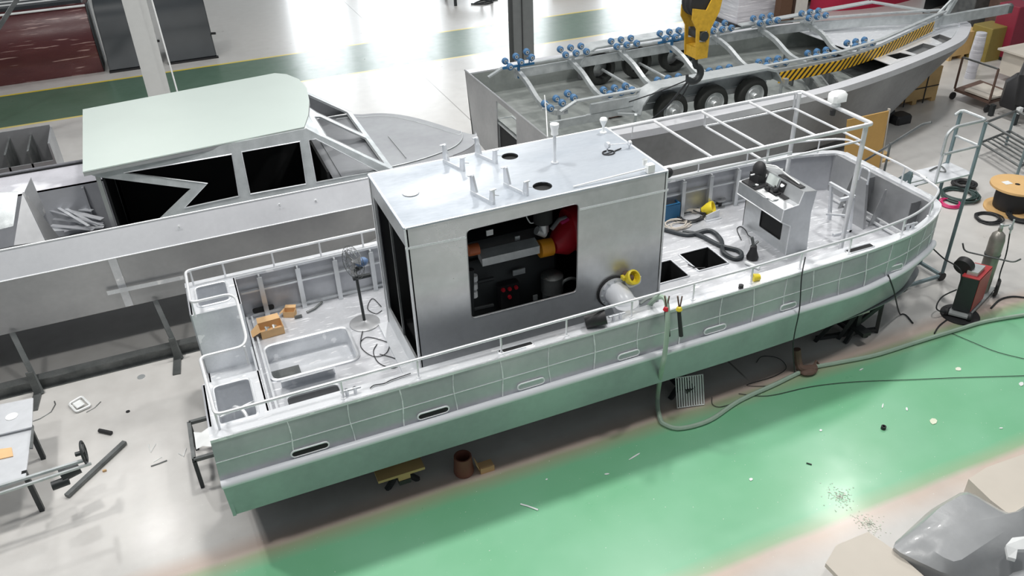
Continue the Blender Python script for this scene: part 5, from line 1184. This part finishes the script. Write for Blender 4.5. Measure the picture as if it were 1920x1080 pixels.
# ================================================================== FLOOR LITTER, LEFT
a, b = W(234, 829, 'z', .04), W(125, 930, 'z', .04)
one(MB().bar(a, b, .07, .05), 'angle_bar', M['steel'], 'long dark steel bar lying diagonally on the floor left of the stern', 'bar', smooth=False)
a, b = W(186, 807, 'z', .03), W(209, 812, 'z', .03)
one(MB().tube([a, b], .03, 12), 'pipe_offcut', M['black'], 'short black pipe offcut on the pale floor', 'pipe')
c = W(148, 755, 'z', .01)
t = thing('bent_frame', 'crumpled white plastic frame lying on the floor under the patrol boat', 'frame', c)
L_ = [W(*q, 'z', .04) for q in ((129,757),(153,743),(170,760),(143,772))]
MB().tube(fillet(L_, .04, 3, True), .018, 6, True).build('outer_frame', M['white'], t)
L_ = [W(*q, 'z', .06) for q in ((137,757),(150,750),(158,758),(145,765))]
MB().tube(L_, .012, 6, True).plate([L_], (0, 0, .004)).build('inner_frame', M['white'], t)
def litter(P, r, m, lb, name='metal_strip', cat='scrap', grp=None): return one(MB().tube(zf_(P, r), r, 5), name, m, lb, cat, grp)
litter([(102,752),(104,758),(96,772),(75,785),(58,791)], .008, M['steel'], 'thin curved wire on the floor beside the white bench', 'wire')
litter([(189,753),(178,764),(162,773)], .007, M['steel'], 'thin straight wire beside the crumpled white frame', 'wire')
litter([(278,833),(283,848),(292,832)], .008, M['white'], 'V-shaped white scrap on the floor left of the stern', 'scrap_strip')
litter([(335,850),(344,856),(349,840)], .008, M['white'], 'hooked white scrap on the floor nearest the stern', 'scrap_strip')
litter([(283,874),(298,869),(313,863)], .01, M['steel'], 'thin grey rod on the floor left of the stern', 'scrap_rod')
litter([(288,866),(303,857)], .006, M['white'], 'thin white strip beside the grey rod', 'scrap_strip')
litter([(356,812),(359,798)], .007, M['steel'], 'short dark rod on the floor near the stern pod', 'scrap_rod')
for (px, py, r, m, lb) in ((265, 707, .06, 'galv', 'round metal washer on the floor near the hull prop'), (240, 772, .03, 'black', 'small black dot-like washer on the pale floor')):
    one(MB().lathe(W(px, py, 'z', 0), [(0, .01), (r, .01), (r, 0)], n=14), 'washer', M[m], lb, 'washer')
one(MB().box(W(193, 886, 'z', 0), W(200, 882, 'z', 0)+Vector((0, 0, .03))), 'wood_chip', M['card'], 'small tan chip on the floor beside the diagonal bar', 'scrap')
# litter on the green lane
def scrap(px, py, a, b, m, lb, name='paper_scrap', rot=.4):
    c = W(px, py, 'z', .004); rnd = random.Random(px); P = []
    for k in range(7):
        an = 2*math.pi*k/7; x = a*math.cos(an)*rnd.uniform(.8, 1.15); y = b*math.sin(an)*rnd.uniform(.8, 1.15)
        P.append(c+Vector((x*math.cos(rot)-y*math.sin(rot), x*math.sin(rot)+y*math.cos(rot), 0)))
    return one(MB().plate([P], (0, 0, .006)), name, m, lb, 'scrap', smooth=False)
PS = M['white']
scrap(1750, 790, .075, .05, simple('cream_paper', (.80, .84, .66), .7), 'largest cream paper scrap on the green lane')
scrap(1797, 692, .055, .04, simple('cream_paper_b', (.80, .82, .70), .7), 'cream paper scrap on the green lane near the thin cable')
scrap(1408, 899, .03, .025, PS, 'small white scrap on the green lane, nearest the lane edge'); scrap(1539, 807, .025, .02, PS, 'tiny white scrap on the green lane behind the chips')
scrap(1700, 767, .04, .014, PS, 'slim white scrap left of the large cream scrap', rot=.9); scrap(1655, 761, .06, .01, PS, 'thin white sliver on the green lane below the cable', rot=.7)
scrap(1190, 856, .11, .012, PS, 'long white sliver on the green lane below the pale hose loop', rot=.25); scrap(1138, 889, .04, .014, PS, 'small white sliver right of the curved strip', rot=-.3)
scrap(1615, 693, .05, .012, PS, 'white sliver on the green lane in the hull shadow', rot=.2); scrap(1877, 803, .03, .012, PS, 'white scrap on the green lane near the right edge', rot=-.3)
scrap(1915, 720, .06, .03, PS, 'white scrap at the right picture edge'); scrap(1025, 857+42, .02, .014, PS, 'tiny white scrap beside the small carton')
one(MB().lathe(W(1656, 804, 'z', 0), [(.018, 0), (.035, 0), (.035, .05), (.018, .05)], n=14), 'black_ring', M['black'], 'small black ring on the green lane', 'ring')
one(MB().tube(zf_([(976,945),(990,949),(1009,956)], .012), .012, 5), 'curved_strip', M['white'], 'curved white strip on the green lane in the hull shadow', 'scrap')
one(MB().tube(zf_([(1512,868),(1522,871)], .01), .01, 5), 'bolt', M['black'], 'small black bolt on the green lane', 'bolt')
def chips(px, py, n, r, seed, lb):
    rnd = random.Random(seed); m = MB(); c = W(px, py, 'z', .002)
    for k in range(n):
        a = rnd.uniform(0, 6.3); d = r*abs(rnd.gauss(0, .38)); q = c+Vector((d*math.cos(a), d*math.sin(a), 0)); s = rnd.uniform(.004, .011)
        m.box(q, q+Vector((s, s*1.5, .006)))
    return one(m, 'metal_chips', simple('pale_chips_%d' % seed, (.82, .86, .76), .6), lb, 'metal chips', kind='stuff', smooth=False)
chips(1575, 932, 160, .3, 5, 'patch of pale metal chips on the green lane near its lower edge'); chips(1630, 984, 160, .25, 8, 'patch of pale metal chips beside the green lane, next to the beige board')
# bench with handwheel bottom left
t = thing('white_workbench', 'pale sheet-topped bench with long rails at the bottom left', 'workbench', (-3.2, 10.2, 0))
q = [W(-90, 776, 'z', .75), W(62, 746, 'z', .75), W(60, 800, 'z', .75), W(-90, 835, 'z', .75)]
MB().plate([q], (0, 0, -.02)).build('bench_top', M['tread'], t, smooth=False)
q = [W(-90, 836, 'z', .7), W(60, 801, 'z', .7), W(48, 893, 'z', .7), W(-90, 935, 'z', .7)]
MB().plate([q], (0, 0, -.02)).build('bench_shelf', M['tread'], t, smooth=False)
MB().lathe(W(22, 781, 'z', .752), [(0, .006), (.08, .006), (.08, 0)], n=20).build('white_disc', M['white'], t)
MB().plate([[W(*k, 'z', .703) for k in ((-20,846),(22,840),(25,856),(-20,866))]], (0, 0, .012)).build('orange_cloth', simple('pale_orange_cloth', (.80, .50, .26), .8), t)
MB().bar(W(-60, 930, 'z', .82), W(157, 863, 'z', .82), .035, .035).build('upper_rail', M['galv'], t)
MB().bar(W(-60, 945, 'z', .78), W(171, 869, 'z', .78), .03, .03).build('lower_rail', M['galv'], t)
a = W(157, 848, 'z', .9)
hw = MB().tube([a+Vector((0, .13*math.cos(k), .15*math.sin(k))) for k in [2*math.pi*i/20 for i in range(20)]], .016, 8, True)
for k in range(3): hw.tube([a, a+Vector((0, .13*math.cos(k*2.1+.4), .15*math.sin(k*2.1+.4)))], .012, 6)
hw.tube([a+Vector((-.1, 0, 0)), a+Vector((.02, 0, 0))], .03, 8).build('handwheel', M['blacksteel'], t)
a = W(130, 888, 'z', .6); MB().tube([a+Vector((-.1, 0, 0)), a+Vector((.12, .06, .02))], .09, 14).tube([a+Vector((-.22, -.08, -.06)), a+Vector((-.02, -.05, -.06))], .06, 12).build('drive_motor', M['blacksteel'], t)
MB().plate([[W(*k, 'z', .72) for k in ((61,797),(64,800),(62,842),(56,842))]], (0, 0, .02)).build('dark_wedge', M['steel'], t)
for px, py in ((-60, 800), (50, 790), (45, 885), (-60, 920)):
    a = W(px, py, 'z', .7); MB().box((a.x-.03, a.y-.03, 0), (a.x+.03, a.y+.03, .7)).build('leg', M['blacksteel'], t)
# bottom right: wrapped slab, boards, bracket
bd = [W(*q, 'z', .34) for q in ((1548,1056),(1568,1022),(1628,997),(1675,1030),(1790,1130),(1640,1150))]
one(MB().plate([bd], (0, 0, -.06)).box((bd[5].x+.3, bd[5].y+.1, 0), (bd[5].x+.7, bd[5].y+.5, .28)), 'beige_board', M['board'], 'thick beige board with a worn corner at the bottom edge', 'board', smooth=False)
bd = [W(*q, 'z', .25) for q in ((1816,898),(1850,876),(1980,830),(1990,900),(1897,968),(1858,938))]
one(MB().plate([bd], (0, 0, -.25)), 'beige_board', M['board'], 'beige board at the right edge above the plastic wrapped slab', 'board', smooth=False)
base = [W(*q, 'z', .02) for q in ((1660,1045),(1760,960),(1800,935),(1905,985),(1960,960),(1960,1120),(1790,1120),(1700,1090))]
mid = [W(*q, 'z', .42) for q in ((1668,1026),(1745,955),(1812,917),(1893,966),(1950,930),(1925,1020),(1785,1082),(1720,1052))]
top = [W(*q, 'z', .55) for q in ((1712,1000),(1765,948),(1815,922),(1885,968),(1915,955),(1900,985),(1790,1058),(1745,1030))]
cen = sum(top, Vector())/8
def dn(L_): return fillet(L_, .12, 2, True)
ms = MB().sheet([dn(base), dn(mid), dn(top), [p.lerp(cen, .5)+Vector((0, 0, .02)) for p in dn(top)]], True); fan_ = [p.lerp(cen, .5)+Vector((0, 0, .02)) for p in dn(top)]; ms.add(fan_+[cen+Vector((0, 0, .025))], [(i, (i+1) % len(fan_), len(fan_)) for i in range(len(fan_))])
one(ms, 'wrapped_slab', M['tarp'], 'grey plastic-wrapped slab in the bottom right corner', 'wrapped slab')
a = W(1900, 1075, 'z', .5)
t = thing('wrapped_engine', 'film-wrapped grey machine part with a white bracket at the bottom right edge', 'machine part', (a.x, a.y-.1, 0))
MB().ball(a+Vector((.2, -.2, -.3)), .32, 1.2, 1, .9, 16, 10).box(a+Vector((-.1, -.4, -.5)), a+Vector((.4, .1, -.3))).build('wrapped_body', M['tarp'], t)
MB().plate([[W(1886, 1022, 'z', .62), W(1898, 1008, 'z', .64), W(1935, 1004, 'z', .66), W(1935, 1030, 'z', .6), W(1908, 1030, 'z', .6), W(1905, 1048, 'z', .55), W(1890, 1044, 'z', .55)]], (0, 0, -.05)).build('white_bracket', M['white'], t, smooth=False)
# ================================================================== LOOSE THINGS ON THE FIRE BOAT
f = W(684, 606, 'z', ZD)
t = thing('pedestal_fan', 'pedestal fan with blue motor on the aft deck beside the cabin', 'fan', f)
MB().lathe(f, [(.22, 0), (.225, .012), (.19, .03), (.05, .045), (.03, .06), (0, .06)], n=32).build('base', M['dullalu'], t)
MB().tube([f+Vector((0, 0, .05)), f+Vector((-.02, 0, .95))], .022, 10).build('pole', M['blacksteel'], t)
mt_ = W(678, 491, 'y', f.y)
MB().ball(mt_, .075, 1.3, .9, .95).build('motor', M['fanblue'], t)
MB().tube([Vector((f.x-.02, f.y, f.z+.93)), mt_+Vector((0, 0, -.07))], .035, 8).box(mt_+Vector((-.16, -.03, -.26)), mt_+Vector((.1, .03, -.22))).build('bracket', M['blacksteel'], t)
hc_ = mt_+Vector((-.12, 0, .02)); ax_ = Vector((-.9, -.42, .1)).normalized(); s1 = ax_.cross(Vector((0, 0, 1))).normalized(); s2 = s1.cross(ax_)
cg = MB()
for r, o_ in ((.25, .0), (.2, .035), (.2, -.035), (.1, .05)):
    cg.tube([hc_+ax_*o_+s1*r*math.cos(k)+s2*r*math.sin(k) for k in [2*math.pi*i/28 for i in range(28)]], .004, 4, True)
for i in range(16):
    k = 2*math.pi*i/16; d = s1*math.cos(k)+s2*math.sin(k); cg.tube([hc_+ax_*.055+d*.03, hc_+ax_*.035+d*.2, hc_+d*.25, hc_-ax_*.035+d*.2, hc_-ax_*.05+d*.04], .0025, 3)
cg.build('cage', M['steel'], t)
bl_ = MB()
for i in range(3):
    k = 2*math.pi*i/3+.5; d = s1*math.cos(k)+s2*math.sin(k); e_ = ax_.cross(d); bl_.add([hc_+d*.03-e_*.02, hc_+d*.2-e_*.07+ax_*.02, hc_+d*.21+e_*.05-ax_*.02, hc_+d*.03+e_*.02], [(0, 1, 2, 3)])
bl_.tube([hc_-ax_*.03, hc_+ax_*.03], .03, 10); bl_.build('blades', M['dullalu'], t)
def zd(P, z=ZD+.012): return [W(a, b, 'z', z) for a, b in P]
cable(zd([(684,604),(676,640),(680,655),(700,668),(722,664),(730,648),(722,640),(690,632),(676,640)]), .006, 'fan_cord', M['cable'], 'thin black fan cord looping down from the pedestal fan base', cat='cord')
cable(zd([(715,575),(700,560),(692,567),(690,580),(705,588),(716,582)]), .006, 'deck_cable', M['cable'], 'dark cable loop between the fan and the cabin wall')
cable(zd([(707,645),(700,660),(710,680),(735,690),(747,683),(740,672),(712,664)]), .006, 'deck_cable', M['cable'], 'black cable loop on the aft deck in front of the fan')
cable([W(*q, 'z', 1.98) for q in ((694,728),(702,722),(720,719),(735,712),(770,700))], .006, 'deck_cable', M['cable'], 'black cable ending in a clamp on the near side deck')
def carton(c, w, d, h, lb, rz):
    t = thing('cardboard_box', lb, 'box', c); cs, sn = math.cos(rz), math.sin(rz)
    def T(x, y, z): return Vector((c.x+x*cs-y*sn, c.y+x*sn+y*cs, c.z+z))
    m = MB(); e_ = .008
    for (a, b) in (((0,0),(w,0)), ((w,0),(w,d)), ((w,d),(0,d)), ((0,d),(0,0))): m.plate([[T(a[0],a[1],0), T(b[0],b[1],0), T(b[0],b[1],h), T(a[0],a[1],h)]], (0, 0.004, 0) if a[1] == b[1] else (.004, 0, 0))
    m.plate([[T(0,0,.004), T(w,0,.004), T(w,d,.004), T(0,d,.004)]], (0, 0, .004)); m.build('carton_body', M['card'], t, smooth=False)
    MB().plate([[T(0,d,h), T(w,d,h), T(w*.97,d*1.5,h*1.15), T(w*.03,d*1.5,h*1.15)]], (0, 0, .004)).build('flap', M['card'], t, smooth=False)
    MB().plate([[T(0,0,h), T(0,d,h), T(-w*.36,d*.8,h*.5), T(-w*.4,d*.1,h*.45)]], (0, 0, .004)).build('flap', M['card'], t, smooth=False)
    return t
c = W(492, 637, 'z', ZD); carton(c, .33, .24, .13, 'open cardboard box of small fittings on the aft deck', .05)
for k in range(7):
    p = c+Vector((.06+.035*k, .08+.05*(k % 3), .06)); one(MB().tube([p, p+Vector((.03*math.cos(k*2), .05*math.sin(k*2), .03))], .015, 8), 'pipe_fitting', M['galv'] if k != 3 else M['brown'], 'brown fitting in the middle of the open cardboard box' if k == 3 else 'small bright metal fitting inside the open cardboard box', 'fitting', 'fittings in the cardboard box')
c = W(532, 596, 'z', ZD); carton(c, .17, .12, .1, 'smaller open carton behind the box of fittings', -.4)
one(MB().box(zd([(553, 598)])[0], zd([(566, 592)])[0]+Vector((0, 0, .03))).tube(zd([(575,585),(590,578),(604,566)], 1.23), .018, 5), 'tool_pile', M['steel'], 'dark scraps and tools beside the smaller carton', 'scrap')
# foredeck things
c = W(1268, 412, 'z', ZD)
t = thing('blue_crate', 'blue plastic crate on the foredeck against the cabin', 'crate', c)
m = MB(); w, d, h = .34, .3, .3; o_ = c+Vector((-.28, 0, 0))
for (a, b) in (((0,0),(w,0)), ((w,0),(w,d)), ((w,d),(0,d)), ((0,d),(0,0))): m.bar(o_+Vector((a[0], a[1], h/2)), o_+Vector((b[0], b[1], h/2)), .012, h)
m.box(o_, o_+Vector((w, d, .012))); m.build('crate_body', M['bluebox'], t, smooth=False)
MB().plate([[o_+Vector((0, 0, h+.01)), o_+Vector((w, 0, h+.01)), o_+Vector((w, d, h+.01)), o_+Vector((0, d, h+.01))], [o_+Vector((.03, .03, h+.01)), o_+Vector((w-.03, .03, h+.01)), o_+Vector((w-.03, d-.03, h+.01)), o_+Vector((.03, d-.03, h+.01))]], (0, 0, .015)).build('crate_rim', M['bluebox'], t, smooth=False)
c = W(1326, 392, 'z', ZD+.1)
t = thing('yellow_funnel', 'yellow round hose nozzle lying on the foredeck', 'nozzle', c)
ax2 = Vector((.6, -.6, .35)).normalized()
MB().lathe(c-ax2*.1, [(.05, 0), (.07, .04), (.11, .12), (.125, .18), (.125, .22), (.105, .22), (.09, .1), (0, .08)], tuple(ax2), 24).build('funnel_body', M['yellow'], t)
MB().ball(c+ax2*.02, .05, 1, 1, .7).build('inner_cone', M['orange'], t)
one(MB().tube([c-ax2*.1+Vector((-.02, .02, -.02)), c-ax2*.1+Vector((-.4, .25, -.03))], .045, 10), 'cream_tube', M['board'], 'cream tube lying behind the yellow nozzle', 'tube')
c = W(1347, 386, 'z', ZD)
t = thing('wire_spool', 'small dark wire spool on the foredeck behind the yellow nozzle', 'spool', c)
MB().lathe(c, [(.04, 0), (.12, 0), (.12, .015), (.04, .015)], n=24).lathe(c+Vector((0, 0, .13)), [(.04, 0), (.12, 0), (.12, .015), (.04, .015)], n=24).build('spool_flange', M['dullalu'], t)
MB().lathe(c+Vector((0, 0, .015)), [(.06, 0), (.06, .115)], n=20).build('spool_core', M['black'], t)
def tangle(cx, cy, rx, ry, n, seed, r, m, lb):
    rnd = random.Random(seed); P = []; c = W(cx, cy, 'z', ZD)
    for i in range(n*12):
        a = 2*math.pi*i/12; k = i//12; P.append(c+Vector((rx*(1+.25*math.sin(k*2.1+seed))*math.cos(a)+.05*math.sin(k), ry*(1+.25*math.cos(k*1.7))*math.sin(a)+.04*math.cos(k*2), r+.012*k+.01*math.sin(i*.7))))
    return one(MB().tube(P, r, 6), 'cable_coil', m, lb, 'cable coil')
tangle(1293, 408, .26, .2, 5, 2, .012, M['cable'], 'loose black cable coil on the foredeck beside the blue crate')
tangle(1268, 425, .2, .14, 5, 6, .01, M['board'], 'tangle of pale and brown cable on the foredeck')
cable(zd([(1245,430),(1290,440),(1330,432),(1352,450),(1356,472),(1375,484),(1390,482),(1385,470),(1350,460),(1310,440),(1280,434)], ZD+.04), .038, 'suction_hose', M['slate'], 'thick dark hose snaking over the foredeck to the hatch', cat='hose')
cable(zd([(1290,496),(1305,502),(1322,502)], ZD+.02), .01, 'hose_end', M['black'], 'short black hose end at the edge of the square hatch', cat='hose')
c = W(1410, 485, 'z', ZD)
t = thing('angle_grinder', 'black angle grinder standing on the foredeck beside the console', 'grinder', c)
MB().lathe(c, [(.09, 0), (.1, .04), (.06, .16), (.05, .24), (0, .25)], n=16).build('grinder_body', M['black'], t)
MB().tube([c+Vector((.0, 0, .22)), c+Vector((-.02, .05, .38))], .025, 8).tube([c+Vector((-.05, 0, .22)), c+Vector((.1, .03, .28))], .018, 8).build('grinder_handle', M['steel'], t)
cable([c+Vector((0, .05, .36))]+zd([(1402,440),(1390,425),(1382,430),(1390,450)]), .007, 'grinder_cord', M['cable'], 'thin black cord rising from the grinder towards the console', cat='cord')
one(MB().tube([W(1398, 492, 'z', ZD+.03), W(1424, 503, 'z', ZD+.03)], .03, 10), 'white_tube', M['white'], 'short white tube beside the black grinder', 'tube')
one(MB().tube([W(1411, 521, 'z', 2.0), W(1424, 519, 'z', 2.0)], .05, 14, rs=[.06, .045]), 'yellow_cup', M['yellow'], 'yellow cup on the near gunwale beside the console', 'cup')
one(MB().lathe(W(1389, 540, 'z', 1.965), [(0, 0), (.035, 0), (.035, .05), (0, .05)], n=12), 'black_plug', M['black'], 'small black plug on the near gunwale left of the yellow cup', 'plug')
one(MB().tube(smoothpath([W(*q, 'z', 1.975) for q in ((1200,570),(1215,560),(1235,556))], 4), .02, 6), 'clamp_lead', M['clearhose'], 'grey hose end crossing the near rail above the clamps', 'hose')
